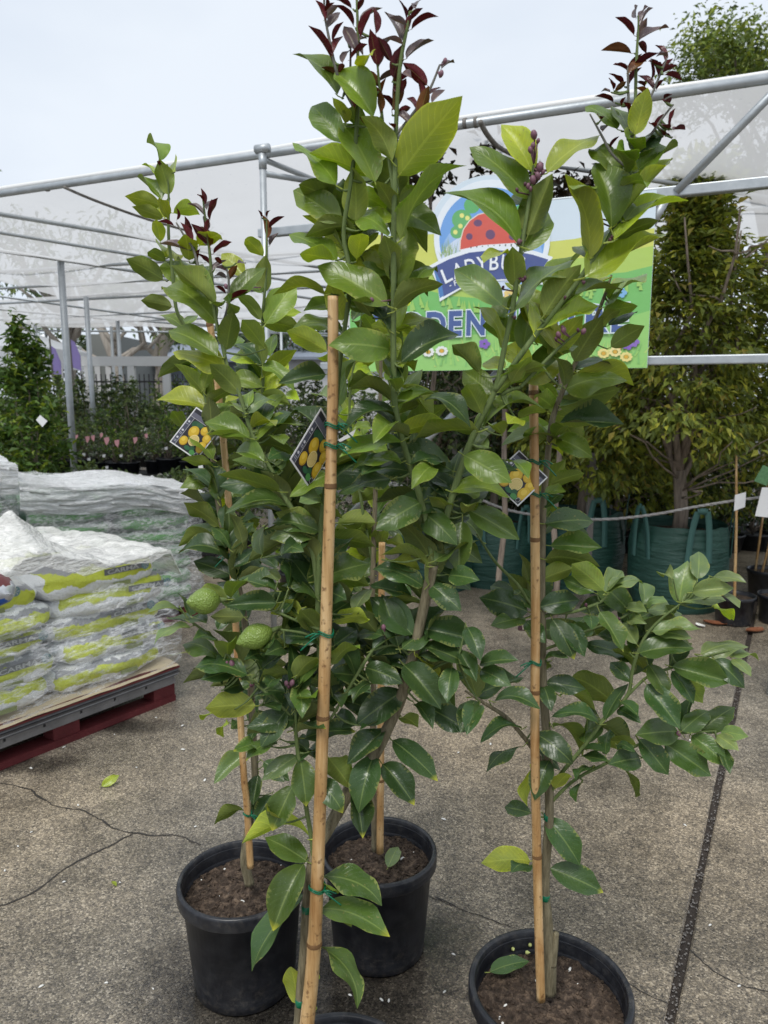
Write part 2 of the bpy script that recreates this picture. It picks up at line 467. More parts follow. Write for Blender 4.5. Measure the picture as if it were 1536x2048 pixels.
mat_concrete(); mat_leaf('leaf_top', False); mat_leaf('leaf_under', True); mat_bamboo(); mat_galv(); mat_cloth(); mat_soil(); mat_pot(); mat_lemon()
mat_bark('green_stem', (0.075, 0.115, 0.03), (0.17, 0.22, 0.08), 90)
mat_bark('citrus_bark', (0.075, 0.062, 0.034), (0.27, 0.235, 0.15), 120)
mat_bark('purple_stem', (0.10, 0.10, 0.085), (0.24, 0.23, 0.20), 90)
mat_bark('tree_bark', (0.10, 0.078, 0.06), (0.36, 0.29, 0.23), 35)
mat_bark('gum_bark', (0.24, 0.205, 0.17), (0.46, 0.42, 0.37), 8)
mat_bark('grey_timber', (0.11, 0.10, 0.09), (0.26, 0.24, 0.22), 30)
mat_film('stretch_film', 0.80); mat_film('thin_film', 0.96, (0.95, 0.96, 0.97), 4); mat_film('milky_film', 0.42, (0.90, 0.89, 0.85), 5)
mat_bag('lime_sack', (0.80, 0.80, 0.79), (0.58, 0.64, 0.07), (0.80, 0.81, 0.82), (0.34, 0.34, 0.36))
mat_bag('green_sack', (0.22, 0.36, 0.22), (0.09, 0.34, 0.06), (0.13, 0.22, 0.15), (0.50, 0.56, 0.50))
mat_weave('green_woven', (0.012, 0.050, 0.038), (0.030, 0.092, 0.070))
tinted('foliage', 0.5, 0.28); tinted('print', 0.45, 0.0)
t_ = NT('sign_print'); at_ = t_.new('ShaderNodeAttribute', attribute_name='tint'); oc_ = t_.obj(); n_ = t_.noise(5, 5, 0.65, oc_)
cc_ = t_.mix(t_.math('MULTIPLY', n_.outputs[0], 0.13), at_.outputs['Color'], (0.62, 0.66, 0.62))
b_ = t_.bsdf(cc_, 0.4, 0.45); t_.bump(b_, n_.outputs[0], 0.15, 0.02); t_.done(b_.outputs[0])
t_ = NT('damp_shade_film'); at_ = t_.new('ShaderNodeAttribute', attribute_name='wet'); oc_ = t_.obj(); n_ = t_.noise(6, 6, 0.7, oc_)
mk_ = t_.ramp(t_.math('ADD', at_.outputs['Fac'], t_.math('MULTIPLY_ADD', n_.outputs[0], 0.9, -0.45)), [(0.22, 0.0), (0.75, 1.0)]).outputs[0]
tp_ = t_.new('ShaderNodeBsdfTransparent'); tp_.inputs[0].default_value = (0.58, 0.59, 0.61, 1)  # dark tint of damp concrete, also paints in contact shade
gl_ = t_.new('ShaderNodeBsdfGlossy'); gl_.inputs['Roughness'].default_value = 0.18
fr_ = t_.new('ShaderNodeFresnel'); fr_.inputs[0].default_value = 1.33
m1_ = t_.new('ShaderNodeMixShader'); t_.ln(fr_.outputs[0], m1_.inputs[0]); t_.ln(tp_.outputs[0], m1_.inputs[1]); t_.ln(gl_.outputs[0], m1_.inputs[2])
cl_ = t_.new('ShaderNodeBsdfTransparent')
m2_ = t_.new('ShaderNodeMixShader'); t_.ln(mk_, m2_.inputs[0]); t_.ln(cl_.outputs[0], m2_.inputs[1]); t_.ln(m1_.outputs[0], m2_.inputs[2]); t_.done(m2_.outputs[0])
flat('asphalt_dark', (0.035, 0.031, 0.028), 0.6, 0.4, 0, 40, 0.5, 0.5)
flat('joint_dirt', (0.045, 0.036, 0.030), 0.8, 0.3, 0, 60, 0.6, 1.0)
flat('red_timber', (0.105, 0.018, 0.020), 0.7, 0.3, 0, 12, 0.45, 0.4, 40)
flat('weathered_timber', (0.20, 0.19, 0.185), 0.7, 0.3, 0, 10, 0.5, 0.4, 40)
flat('slip_sheet', (0.52, 0.43, 0.30), 0.7, 0.3, 0, 8, 0.2)
flat('tie_green', (0.0, 0.13, 0.06), 0.35, 0.5)
flat('white_card', (0.74, 0.74, 0.74), 0.4, 0.4)
flat('white_paint', (0.62, 0.62, 0.62), 0.5, 0.4, 0, 3, 0.1)
flat('white_plastic', (0.75, 0.75, 0.74), 0.4, 0.4)
flat('perlite', (0.75, 0.74, 0.70), 0.8, 0.2)
flat('bud_purple', (0.185, 0.085, 0.115), 0.45, 0.4, 0, 60, 0.3)
flat('bud_dark', (0.085, 0.03, 0.045), 0.5, 0.4)
flat('grey_wall', (0.22, 0.23, 0.22), 0.7, 0.2)
flat('roof_iron', (0.20, 0.23, 0.28), 0.5, 0.4)
flat('fence_black', (0.02, 0.02, 0.022), 0.5, 0.4)
flat('purple_flag', (0.36, 0.29, 0.62), 0.6, 0.2)
flat('tent_white', (0.80, 0.82, 0.85), 0.6, 0.2)
flat('pink_card', (0.72, 0.36, 0.38), 0.5, 0.3)
flat('blue_card', (0.05, 0.17, 0.42), 0.4, 0.4)
flat('rope', (0.30, 0.29, 0.28), 0.8, 0.2, 0, 60, 0.5)
flat('dead_leaf', (0.20, 0.075, 0.035), 0.6, 0.3, 0, 60, 0.7, 0.5)
flat('shelf_black', (0.015, 0.015, 0.016), 0.7, 0.3)
flat('bag_blue', (0.01, 0.10, 0.45), 0.3, 0.5)
flat('bag_silver', (0.55, 0.56, 0.58), 0.25, 0.6, 0.4, 12, 0.3, 0.6)
flat('bag_maroon', (0.12, 0.02, 0.02), 0.35, 0.5, 0, 30, 0.5)
flat('yellow_line', (0.30, 0.31, 0.12), 0.8, 0.2, 0, 20, 0.4)
flat('blue_band', (0.16, 0.28, 0.44), 0.5, 0.4)
M_ = MATS
# ================================================================== ground
g = MB().box((-300, -60, -0.5), (300, 400, -0.03))
tag(g.build('ground', M_['asphalt_dark']), kind='structure')
JA, JB = PZ(1338, 2048), PZ(1478, 1372)             # the open joint between two slabs
jd = (JB - JA); jd.z = 0; jd.normalize()
jn = Vector((jd.y, -jd.x, 0))                        # to the right
J0, J1 = JA - jd*4, JA + jd*16
pave = empty('pavement'); tag(pave, kind='structure')
def slab(side, w):
    n = 90
    inner = []
    for i in range(n+1):
        p = J0.lerp(J1, i/n)
        inner.append(p + jn*side*(0.0135 + 0.004*noise.noise(p*9) + 0.002*noise.noise(p*40)))
    outer = [p + jn*side*w for p in (J0, J1)]
    vv, ff = [], []
    top = inner + [outer[1], outer[0]]
    bev = [p + jn*side*0.005 for p in inner]
    m = MB()
    k = n+1
    vs_ = [Vector((p.x, p.y, 0)) for p in bev] + [Vector((outer[1].x, outer[1].y, 0)), Vector((outer[0].x, outer[0].y, 0))]
    f = tuple(range(len(vs_)))
    m.add(vs_, [f if side < 0 else tuple(reversed(f))])
    lo = [Vector((p.x, p.y, -0.005)) for p in inner]; lo2 = [Vector((p.x, p.y, -0.03)) for p in inner]
    for A, B in ((vs_[:k], lo), (lo, lo2)):
        q = [(i, i+1, k+i+1, k+i) for i in range(k-1)]
        m.add(A + B, [x if side > 0 else tuple(reversed(x)) for x in q])
    bmm = bmesh.new()
    o = m.build('slab', M_['concrete'], pave)
    bmm.from_mesh(o.data); bmesh.ops.recalc_face_normals(bmm, faces=bmm.faces); bmm.to_mesh(o.data); bmm.free()
    if o.data.polygons[0].normal.z < 0: o.data.flip_normals()
slab(-1, 26); slab(1, 22)
j = MB().grid(lambda u, v: (lambda p: Vector((p.x, p.y, -0.013 + 0.009*noise.noise(Vector((p.x*30, p.y*30, 1))))))(J0.lerp(J1, u) + jn*(v-0.5)*0.034), 700, 4)
j.build('joint_dirt', M_['joint_dirt'], pave)
jm = MB(); r2 = random.Random(3)
for i in range(420):
    p = JA.lerp(JA + jd*3.2, r2.random()**1.3) + jn*r2.uniform(-.012, .012)
    s = r2.uniform(.0015, .004)
    jm.lathe([(0, -s), (s, 0), (0, s)], 5, M=Matrix.Translation((p.x, p.y, -0.004)))
tag(jm.build('joint_gravel', M_['grey_timber'], pave), kind='stuff')
def crack(px, w):
    pts = smooth_line([PZ(x, y) for x, y in px], 9)
    L, Rr = [], []
    for i, p in enumerate(pts):
        t = (pts[min(i+1, len(pts)-1)] - pts[max(i-1, 0)]).normalized(); nn = Vector((t.y, -t.x, 0))
        q = p + nn*0.012*noise.noise(p*14) + nn*.004*noise.noise(p*60)
        ww = w*(0.35 + 1.1*abs(noise.noise(p*17 + Vector((3, 0, 0)))) + .5*max(0, noise.noise(p*5)))
        L.append(q + nn*ww); Rr.append(q - nn*ww)
    k = len(pts)
    vv = [Vector((p.x, p.y, 0.0016)) for p in L + Rr]
    MB().add(vv, [(i, i+1, k+i+1, k+i) for i in range(k-1)]).build('crack', M_['asphalt_dark'], pave)
crack([(-60, 1560), (50, 1578), (110, 1612), (170, 1622), (210, 1648), (262, 1668)], .0045)
crack([(262, 1668), (200, 1702), (130, 1738), (60, 1790), (-40, 1822)], .0060)
crack([(262, 1668), (310, 1670), (360, 1674), (402, 1690)], .0050)
crack([(872, 1792), (930, 1822), (975, 1838), (1020, 1856)], .0028)
crack([(1262, 1965), (1290, 1985), (1336, 2006)], .0028)
crack([(860, 1790), (880, 1800), (905, 1812)], .002)
crack([(1380, 1900), (1420, 1935), (1470, 1968), (1536, 1985)], .0035)
ln0, ln1 = PZ(336, 1313), PZ(436, 1293)
dl = (ln1-ln0).normalized()*.0
MB().add([Vector((p.x, p.y, .003)) for p in (ln0, ln1, ln1+Vector((.006, .022, 0)), ln0+Vector((.006, .022, 0)))], [(0, 1, 2, 3)]).build('painted_line', M_['yellow_line'], pave)

def damp_shade(x, y, rx, ry, seed):  # damp on the slab plus painted contact shade round pots and pallet
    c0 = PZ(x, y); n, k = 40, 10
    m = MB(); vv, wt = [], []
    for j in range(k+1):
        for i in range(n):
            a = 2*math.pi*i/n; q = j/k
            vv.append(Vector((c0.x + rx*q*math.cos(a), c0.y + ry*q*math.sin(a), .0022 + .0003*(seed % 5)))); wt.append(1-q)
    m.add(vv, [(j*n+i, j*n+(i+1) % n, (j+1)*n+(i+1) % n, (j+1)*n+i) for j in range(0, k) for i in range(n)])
    o = m.build('damp_contact_shade', M_['damp_shade_film'], pave)
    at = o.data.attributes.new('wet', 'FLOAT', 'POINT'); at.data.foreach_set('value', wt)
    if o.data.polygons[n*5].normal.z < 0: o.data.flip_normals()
for i_, q_ in enumerate(((470, 1960, .42, .34), (750, 1900, .50, .36), (640, 2040, .55, .30), (1100, 2130, .42, .34), (230, 1452, .42, .16), (60, 1530, .40, .14))): damp_shade(*q_, i_)
# ================================================================== shade house
ZR = 3.0
E0, E1 = PZ(0, 388, ZR), PZ(1536, 158, ZR)
ed = (E1 - E0).normalized()                          # along the front, to the right
en = Vector((-ed.y, ed.x, 0))                        # away from the camera
if en.y < 0: en = -en
def pipe(name, a, b, r, parent, n=12, mat='galvanised_steel'):
    return MB().tube([a, b], r, n).build(name, M_[mat], parent, True)
shade = empty('shade_house', (E0.x, E0.y, 0))
tag(shade, 'long shade house of galvanised pipe with a pale translucent cloth roof over the plants', 'shade house')
shade.location = (0, 0, 0)
EA, EB = E0 - ed*3.2, E1 + ed*2.6
pipe('front_edge_pipe', EA, EB, .024, shade)
# rolled hem of the cloth lies on the pipe
hp = []
for i in range(61):
    t = i/60
    p = EA.lerp(EB, t) + Vector((0, 0, .032 + .005*math.sin(t*23))) + en*.012
    hp.append(p)
MB().tube(hp, [.018 + .003*math.sin(i*.8) for i in range(61)], 10).build('rolled_hem', M_['white_plastic'], shade, True)
for px, py in ((94, 375), (930, 247), (952, 245)):
    p = PZ(px, py, ZR)
    MB().tube([p - ed*.008, p + ed*.008], .0275, 14).build('clamp_band', M_['grey_timber'], shade, True)
def sheet(name, c, nu, nv, sag, seed):
    A, B, C, D = c                                  # A->B front, D->C back
    def fn(u, v):
        p = (A.lerp(B, u)).lerp(D.lerp(C, u), v)
        s = -sag*abs(math.sin(u*math.pi*4))*math.sin(min(1, v*1.0)*math.pi)
        z = s + .04*noise.noise(Vector((p.x*.8 + seed, p.y*.8, 0))) + .012*noise.noise(Vector((p.x*3, p.y*3, seed)))
        z *= min(1, v*14)
        return p + Vector((0, 0, z + .02))
    return MB().grid(fn, nu, nv).build(name, M_['shade_cloth'], shade, True)
sheet('cloth_roof', (EB, PZ(-440, 455, ZR), PZ(140, 601, ZR), PZ(1760, 470, ZR)), 90, 60, .10, 1)
sheet('cloth_roof', (PZ(1300, 520, ZR), PZ(-500, 634, ZR), PZ(-300, 662, ZR), PZ(1300, 648, ZR)), 60, 30, .10, 8)
def beam(x0, y0, x1, y1, r=.021, z=ZR-.035, name='roof_pipe'):
    pipe(name, PZ(x0, y0, z), PZ(x1, y1, z), r, shade, 8)
beam(-20, 425, 720, 548, .018); beam(-20, 498, 900, 640, .018); beam(-20, 545, 900, 487, .018)
beam(-20, 608, 900, 561, .018); beam(-20, 617, 700, 676, .018); beam(-20, 650, 900, 622, .018); beam(-20, 660, 700, 668, .02)
beam(-20, 640, 900, 600, .016); beam(-20, 578, 900, 528, .016); beam(-20, 590, 500, 662, .016); beam(-20, 462, 760, 592, .015); beam(1200, 440, 1760, 398, .018); beam(1100, 330, 1700, 420, .016); beam(525, 318, 900, 470, .018)
wp = [PZ(x, y, z) for x, y, z in ((127, 374, 2.97), (170, 393, 2.93), (230, 416, 2.90), (300, 440, 2.90), (380, 463, 2.95))]
MB().tube(smooth_line(wp, 6), .010, 6).build('tension_cable', M_['grey_timber'], shade, True)
wp = [PZ(960, 243, 2.97), PZ(975, 270, 2.93), PZ(1000, 296, 2.92), PZ(1050, 320, 2.95)]
MB().tube(smooth_line(wp, 6), .014, 6).build('tension_cable', M_['grey_timber'], shade, True)
def post(px, py, r, ground_z=0):
    p = PZ(px, py, ZR - .03)
    pipe('post', Vector((p.x, p.y, -.02)), p, r, shade, 10)
    return p
P0 = post(525, 308, .0205)
MB().tube([P0 + Vector((0, 0, -.085)), P0 + Vector((0, 0, .0))], .0240, 12).build('pipe_collar', M_['galvanised_steel'], shade, True)
MB().tube([P0 - ed*.045 + Vector((0, 0, .03)), P0 + ed*.045 + Vector((0, 0, .028))], .0265, 12).build('pipe_collar', M_['galvanised_steel'], shade, True)
for px, py, r in ((121, 520, .036), (172, 593, .036), (235, 638, .036), (222, 653, .03), (70, 645, .03), (91, 655, .03), (562, 660, .03), (660, 612, .03)):
    post(px, py, r)
p_in = P0 + Vector((0, 0, -.11))
pipe('brace', p_in, PZ(700, 375, ZR-.06), .018, shade, 10)
# front rails and braces, in the plane below the front edge
fp = E0 - en*.0
def on_front(x, y, off=0.0):                        # sight line onto the front plane
    d = ray(x, y); n = en
    t = ((E0 + en*off) - Vector((0, 0, CAMZ))).dot(n) / d.dot(n)
    return Vector((0, 0, CAMZ)) + d*t
zm = on_front(1450, 372).z
zl = on_front(1420, 719).z
def rail(name, x0, x1, z, h, w, off=0.0):
    a, b = on_front(x0, 500, off), on_front(x1, 500, off)
    M = Matrix.Translation((a.x, a.y, z)) @ Matrix.Rotation(math.atan2(ed.y, ed.x), 4, 'Z')
    L = (Vector((b.x, b.y, 0)) - Vector((a.x, a.y, 0))).length
    m = MB().box((0, -w/2, -h/2), (L, w/2, h/2), 0, M)
    o = m.build(name, M_['galvanised_steel'], shade)
    bv = o.modifiers.new('bevel', 'BEVEL'); bv.width = .006; bv.segments = 2
rail('middle_rail', 520, 1800, zm, .052, .05, .02)
rail('lower_rail', 640, 1800, zl, .046, .045, .02)
pipe('brace', on_front(1700, 28, .0), on_front(1352, 384, .0), .021, shade, 12)
pipe('brace', on_front(1330, 402, .01), on_front(1300, 455, .01), .021, shade, 12)
pipe('brace', on_front(1035, 705, .05), PZ(636, 1090, .42), .020, shade, 12)
pb = on_front(1640, 300, .05); pipe('post', Vector((pb.x, pb.y, -.02)), Vector((pb.x, pb.y, ZR)), .03, shade)

# ================================================================== garden centre sign
sgn = empty('garden_sign')
tag(sgn, 'bright printed garden centre sign with ladybird logo, hung on the shade house front', 'sign')
SO = on_front(1000, 740, -.03)
SO = Vector((SO.x, SO.y, 0))
Ms = Matrix((( ed.x, -en.x*-1*-1, 0, SO.x), (ed.y, -en.y, 0, SO.y), (0, 0, 1, 0), (0, 0, 0, 1)))
Ms = Matrix(((ed.x, 0, -en.x, SO.x), (ed.y, 0, -en.y, SO.y), (0, 1, 0, 0), (0, 0, 0, 1)))   # local x along sign, y up, z towards the viewer
def SG(x, y):
    p = on_front(x, y, -.03) - SO
    return p.dot(ed), p.z
class Art:
    def __init__(s): s.m = MB(); s.k = 0
    def poly(s, pts, col, raw=False, z=None):
        q = pts if raw else [SG(x, y) for x, y in pts]
        s.k += 1
        zz = .0052 + .00003*s.k
        ar = sum(q[i][0]*q[(i+1) % len(q)][1] - q[(i+1) % len(q)][0]*q[i][1] for i in range(len(q)))
        if ar < 0: q = list(reversed(q))
        s.m.col = col
        bm_ = bmesh.new()
        f = bm_.faces.new([bm_.verts.new((a, b, zz)) for a, b in q])
        bmesh.ops.triangulate(bm_, faces=[f])
        bm_.verts.index_update()
        s.m.add([v.co.copy() for v in bm_.verts], [tuple(v.index for v in fc.verts) for fc in bm_.faces])
        bm_.free()
    def ell(s, x, y, rx, ry, col, n=28, a0=0, a1=360, rot=0):
        cr, sr = math.cos(R(rot)), math.sin(R(rot))
        pts = []
        for i in range(n + (0 if a1-a0 == 360 else 1)):
            a = R(a0 + (a1-a0)*i/n); u, v = rx*math.cos(a), -ry*math.sin(a)
            pts.append((x + u*cr - v*sr, y + u*sr + v*cr))
        s.poly(pts, col)
def letters(txt, size, bold):
    cu = bpy.data.curves.new('t', 'FONT'); cu.body = txt; cu.size = size; cu.offset = bold; cu.resolution_u = 3
    o = bpy.data.objects.new('t', cu); COL.objects.link(o)
    bpy.context.view_layer.update()
    me = bpy.data.meshes.new_from_object(o.evaluated_get(bpy.context.evaluated_depsgraph_get()))
    vv = [v.co.copy() for v in me.vertices]; ff = [tuple(p.vertices) for p in me.polygons]
    bpy.data.objects.remove(o); bpy.data.curves.remove(cu); bpy.data.meshes.remove(me)
    return vv, ff
uL, uR = SG(700, 600)[0], SG(1304, 560)[0]
vB, vT = SG(1290, 736)[1], SG(1322, 379)[1]
pm = MB().box((uL, vB, -.005), (uR, vT, .004))
pm.build('panel', flat('sign_sky', (0.66, 0.76, 0.84), .35, .4, 0, 3, .10), sgn, False, Ms)
art = Art()
def clip(pts):
    out = []
    for x, y in pts:
        u, v = SG(x, y); out.append((min(max(u, uL+.001), uR-.001), min(max(v, vB+.001), vT+.3)))
    return out
art.poly(clip([(690, 470), (720, 455), (760, 470), (800, 480), (815, 505), (845, 470), (872, 468), (880, 500), (900, 520), (960, 540), (1050, 520), (1090, 485), (1150, 478), (1200, 468), (1330, 455), (1330, 600), (690, 600)]), (0.62, 0.66, 0.12), True)
art.poly(clip([(690, 560), (740, 540), (800, 555), (850, 548), (900, 540), (1000, 575), (1080, 520), (1190, 515), (1330, 490), (1330, 600), (690, 600)]), (0.42, 0.60, 0.10), True)
art.poly(clip([(690, 590), (760, 583), (830, 574), (900, 592), (1000, 600), (1090, 566), (1160, 552), (1250, 545), (1330, 530), (1330, 760), (690, 760)]), (0.17, 0.50, 0.12), True)
art.poly(clip([(690, 690), (780, 676), (860, 680), (960, 668), (1100, 676), (1200, 650), (1330, 620), (1330, 760), (690, 760)]), (0.29, 0.60, 0.15), True)
gr = random.Random(5)
for i in range(120):
    x = gr.uniform(715, 1292); y = gr.uniform(700, 734); h = gr.uniform(14, 36); l = gr.uniform(-12, 12)
    art.poly([(x-2.2, y), (x+2.2, y), (x+l, y-h)], gr.choice([(0.36, 0.66, 0.16), (0.22, 0.52, 0.14), (0.50, 0.68, 0.18)]))
for i in range(60):
    x = gr.uniform(705, 1300); y = gr.uniform(596, 612) - max(0, (x-1000)*.15); l = gr.uniform(-6, 6)
    art.poly([(x-4, y+14), (x+4, y+14), (x+l, y-8)], (0.34, 0.60, 0.12))
# round badge; its top stands above the panel
hc = (985, 472)
def ring_pts(rx, ry, n=64): return [SG(hc[0] + rx*math.cos(2*math.pi*i/n), hc[1] - ry*math.sin(2*math.pi*i/n)) for i in range(n)]
q = ring_pts(128, 122); nq = len(q)
bd = MB().add([Vector((a, b, .0047)) for a, b in q] + [Vector((a, b, -.004)) for a, b in q],
              [tuple(reversed(range(nq))), tuple(range(nq, 2*nq))] + [(i, (i+1) % nq, nq+(i+1) % nq, nq+i) for i in range(nq)])
bo = bd.build('badge_board', M_['sign_sky'], sgn, False, Ms)
bmm = bmesh.new(); bmm.from_mesh(bo.data); bmesh.ops.recalc_face_normals(bmm, faces=bmm.faces); bmm.to_mesh(bo.data); bmm.free()
art.ell(985, 478, 116, 118, (0.80, 0.86, 0.92), 56)
art.ell(985, 480, 105, 104, (0.15, 0.36, 0.76), 56)
art.ell(985, 508, 100, 76, (0.30, 0.50, 0.82), 48)
art.ell(975, 524, 92, 60, (0.62, 0.72, 0.90), 48)
for x, y, rx, ry in ((968, 387, 14, 7), (960, 388, 9, 6), (984, 389, 9, 5), (1004, 388, 8, 4), (975, 382, 7, 5)): art.ell(x, y, rx, ry, (0.86, 0.90, 0.95), 16)
for x, y, r in ((925, 440, 20), (945, 412, 16), (915, 465, 13), (960, 405, 12), (935, 455, 18), (1045, 425, 16), (1062, 445, 18), (1052, 462, 16)): art.ell(x, y, r, r, (0.11, 0.42, 0.13), 18)
for x, y in ((925, 432), (936, 437), (959, 405), (922, 453), (912, 465), (1050, 430), (1060, 452)): art.ell(x, y, 4.6, 4.8, (0.80, 0.78, 0.22), 12)
for i in range(40):
    x = gr.uniform(884, 935); y = gr.uniform(505, 518); art.poly([(x-.8, y), (x+.8, y), (x+gr.uniform(-8, 8), y-gr.uniform(10, 32))], gr.choice([(0.25, 0.42, 0.16), (0.40, 0.52, 0.22)]))
dome = [(922, 500), (923, 482), (929, 460), (941, 443), (958, 431), (985, 424), (1012, 430), (1034, 446), (1044, 466), (1047, 486), (1010, 488), (965, 491)]
art.poly([(985+(x-985)*1.035, 465+(y-465)*1.05) for x, y in dome], (0.80, 0.76, 0.66))
art.poly(dome, (0.66, 0.085, 0.055))
for x, y, rx, ry in ((957, 447, 8.5, 7), (940, 474, 6.5, 6.8), (982, 470, 9.6, 9.8), (1015, 448, 8, 7), (1026, 474, 7, 7)): art.ell(x, y, rx, ry, (0.13, 0.045, 0.14), 18)
art.poly([(922, 500), (965, 491), (1010, 488), (1048, 486), (1050, 502), (1010, 503), (960, 507), (922, 515)], (0.82, 0.84, 0.88))
for i in range(9): art.poly([(942+i*11.5, 494-i*.8), (944.5+i*11.5, 494-i*.8), (944.5+i*11.5, 501-i*.6), (949+i*11.5, 501-i*.6), (949+i*11.5, 504-i*.6), (942+i*11.5, 504-i*.6)], (0.10, 0.12, 0.10))
ban = [(866, 536), (900, 519), (940, 506), (985, 501), (1030, 503), (1066, 510), (1098, 520), (1084, 542), (1080, 566), (1040, 560), (1005, 559), (965, 563), (925, 574), (888, 594), (884, 566), (876, 550)]
cx, cy = 982, 545
art.poly([(cx+(x-cx)*1.075, cy+(y-cy)*1.20) for x, y in ban], (0.82, 0.87, 0.93))
art.poly(ban, (0.045, 0.075, 0.27))
art.poly([(868, 537), (877, 551), (885, 567), (889, 592), (881, 597), (876, 568)], (0.06, 0.20, 0.50))
def place_text(txt, x0, y0, x1, y1, hpx, col, bold, z):
    """each letter set along the line x0,y0 -> x1,y1 (photo measure), hpx tall"""
    sc = (SG(1000, 640)[1] - SG(1000, 740)[1]) / 100
    vv, ff = letters(txt, 1.0, 0)
    w = max(v.x for v in vv) - min(v.x for v in vv); h = max(v.y for v in vv) - min(v.y for v in vv); xm = min(v.x for v in vv)
    a, b = Vector(SG(x0, y0)), Vector(SG(x1, y1))
    kx, ky = (b-a).length / w, hpx*sc / h
    t = (b-a).normalized(); nrm = Vector((-t.y, t.x))
    vv, ff = letters(txt, 1.0, bold)
    art.m.col = col
    out = []
    for v in vv:
        p = a + t*((v.x-xm)*kx) + nrm*(v.y*ky); out.append(Vector((p.x, p.y, z)))
    art.m.add(out, ff)
def arc_text(txt, pts, hpx, col, bold, z):
    for ch, (x0, y0, x1, y1) in zip(txt, pts): place_text(ch, x0, y0, x1, y1, hpx, col, bold, z)
arc_text('LADYBUG', [(893, 568, 908, 560), (911, 559, 932, 551), (935, 550, 954, 545), (956, 545, 977, 542), (981, 541, 998, 540), (1003, 540, 1021, 541), (1026, 542, 1046, 545)], 29, (0.84, 0.87, 0.92), .012, .0905 if False else .105)
place_text('- FRO', 902, 576, 938, 563, 11, (0.84, 0.87, 0.92), .01, .105)
for (b, col, z) in ((.075, (0.70, 0.80, 0.84), .1045), (.040, (0.040, 0.09, 0.30), .1052)):
    for ch, x0, x1 in (('G', 727, 763), ('A', 768, 808), ('R', 816, 850), ('D', 857, 891), ('E', 901, 923), ('N', 936, 969), ('C', 997, 1030), ('E', 1042, 1066), ('N', 1080, 1115), ('T', 1125, 1160), ('R', 1174, 1211), ('E', 1226, 1254)):
        y0 = 675 - (x0-728)*.026; y1 = 675 - (x1-728)*.026
        place_text(ch, x0, y0, x1, y1, 45 + (x0-728)*.006, col, b, z)
for x, y, col in ((970, 688, (0.22, 0.10, 0.50)), (1256, 690, (0.22, 0.10, 0.50)), (1268, 684, (0.25, 0.14, 0.5)), (1236, 690, (0.70, 0.14, 0.06)), (1243, 586, (0.20, 0.45, 0.75)), (1020, 590, (0.8, 0.6, 0.2))):
    for k in range(5): art.ell(x + 7*math.cos(k*1.257), y + 6*math.sin(k*1.257), 5, 4.5, col, 10)
for x, y, col in ((858, 704, (0.82, 0.84, 0.82)), (885, 702, (0.82, 0.84, 0.82)), (1208, 707, (0.82, 0.70, 0.25)), (1231, 704, (0.85, 0.74, 0.32)), (1253, 714, (0.82, 0.70, 0.25)), (760, 708, (0.82, 0.84, 0.82))):
    for k in range(9): art.ell(x + 9*math.cos(k*.7), y + 7*math.sin(k*.7), 4, 3, col, 8)
    art.ell(x, y, 4.5, 4, (0.70, 0.40, 0.04), 10)
# lettering lies just above the last printed layer
top = max(v[2] for v in art.m.v if v[2] < .1)
art.m.v = [(a, b, (c if c < .1 else top + (c-.1)*.12)) for a, b, c in art.m.v]
art.m.build('printed_artwork', M_['sign_print'], sgn, False, Ms)
# ================================================================== foliage makers for the plants behind
def leaf_cloud(mb, pts, L, wr, cols, rr, up=0.25, droop=0.3, outward=None):
    """small folded leaves (two blades each) at the given points, each with its own pigment"""
    for i, p in enumerate(pts):
        a = Vector((rr.gauss(0, 1), rr.gauss(0, 1), rr.gauss(0, .6) - droop))
        if outward is not None:
            o = (p - outward); o.z *= .3
            if o.length > 1e-6: a += o.normalized()*1.3
        a.normalize()
        n = Vector((rr.gauss(0, .6), rr.gauss(0, .6), 1)); n = (n - a*n.dot(a))
        if n.length < 1e-3: continue
        n.normalize()
        s = a.cross(n)
        l = L*rr.uniform(.65, 1.25); w = l*wr*rr.uniform(.8, 1.2)
        fold = n*w*.28
        m1 = p + a*l*.45 - n*l*.02; tip = p + a*l - n*l*.16
        mb.col = cols(p, rr)
        mb.add([p, m1 + s*w*.5 + fold, tip, m1 - s*w*.5 + fold, m1], [(0, 1, 4), (1, 2, 4), (4, 2, 3), (0, 4, 3)])
def pick(*cs):
    def f(p, rr):
        c = rr.choice(cs); k = rr.uniform(.75, 1.5); return (min(.6, c[0]*k), min(.6, c[1]*k), c[2]*k)
    return f
def blob_pts(c, r, n, rr, shell=.55, lumps=6, amp=.3):
    """points through an uneven crown: denser towards the outside, with lobes and gaps"""
    out = []
    c = Vector(c)
    sd = Vector((rr.uniform(0, 50), rr.uniform(0, 50), rr.uniform(0, 50)))
    while len(out) < n:
        d = Vector((rr.gauss(0, 1), rr.gauss(0, 1), rr.gauss(0, 1))).normalized()
        k = 1 + amp*noise.noise(d*1.6 + sd)*1.5 + amp*.6*noise.noise(d*4 + sd)
        t = rr.random()**shell
        if noise.noise(d*3.2*t + sd*1.7) < -.25: continue
        p = Vector((d.x*r[0], d.y*r[1], d.z*r[2]))*k*t
        out.append(c + p)
    return out
def limb(mb, a, b, r0, r1, rr, wob=.06, n=6):
    pts = []
    for i in range(n+1):
        t = i/n; p = Vector(a).lerp(Vector(b), t)
        w = wob*math.sin(t*math.pi)
        pts.append(p + Vector((rr.uniform(-w, w), rr.uniform(-w, w), rr.uniform(-w, w)*.3)))
    mb.tube(pts, [r0 + (r1-r0)*i/n for i in range(n+1)], 7)
    return pts
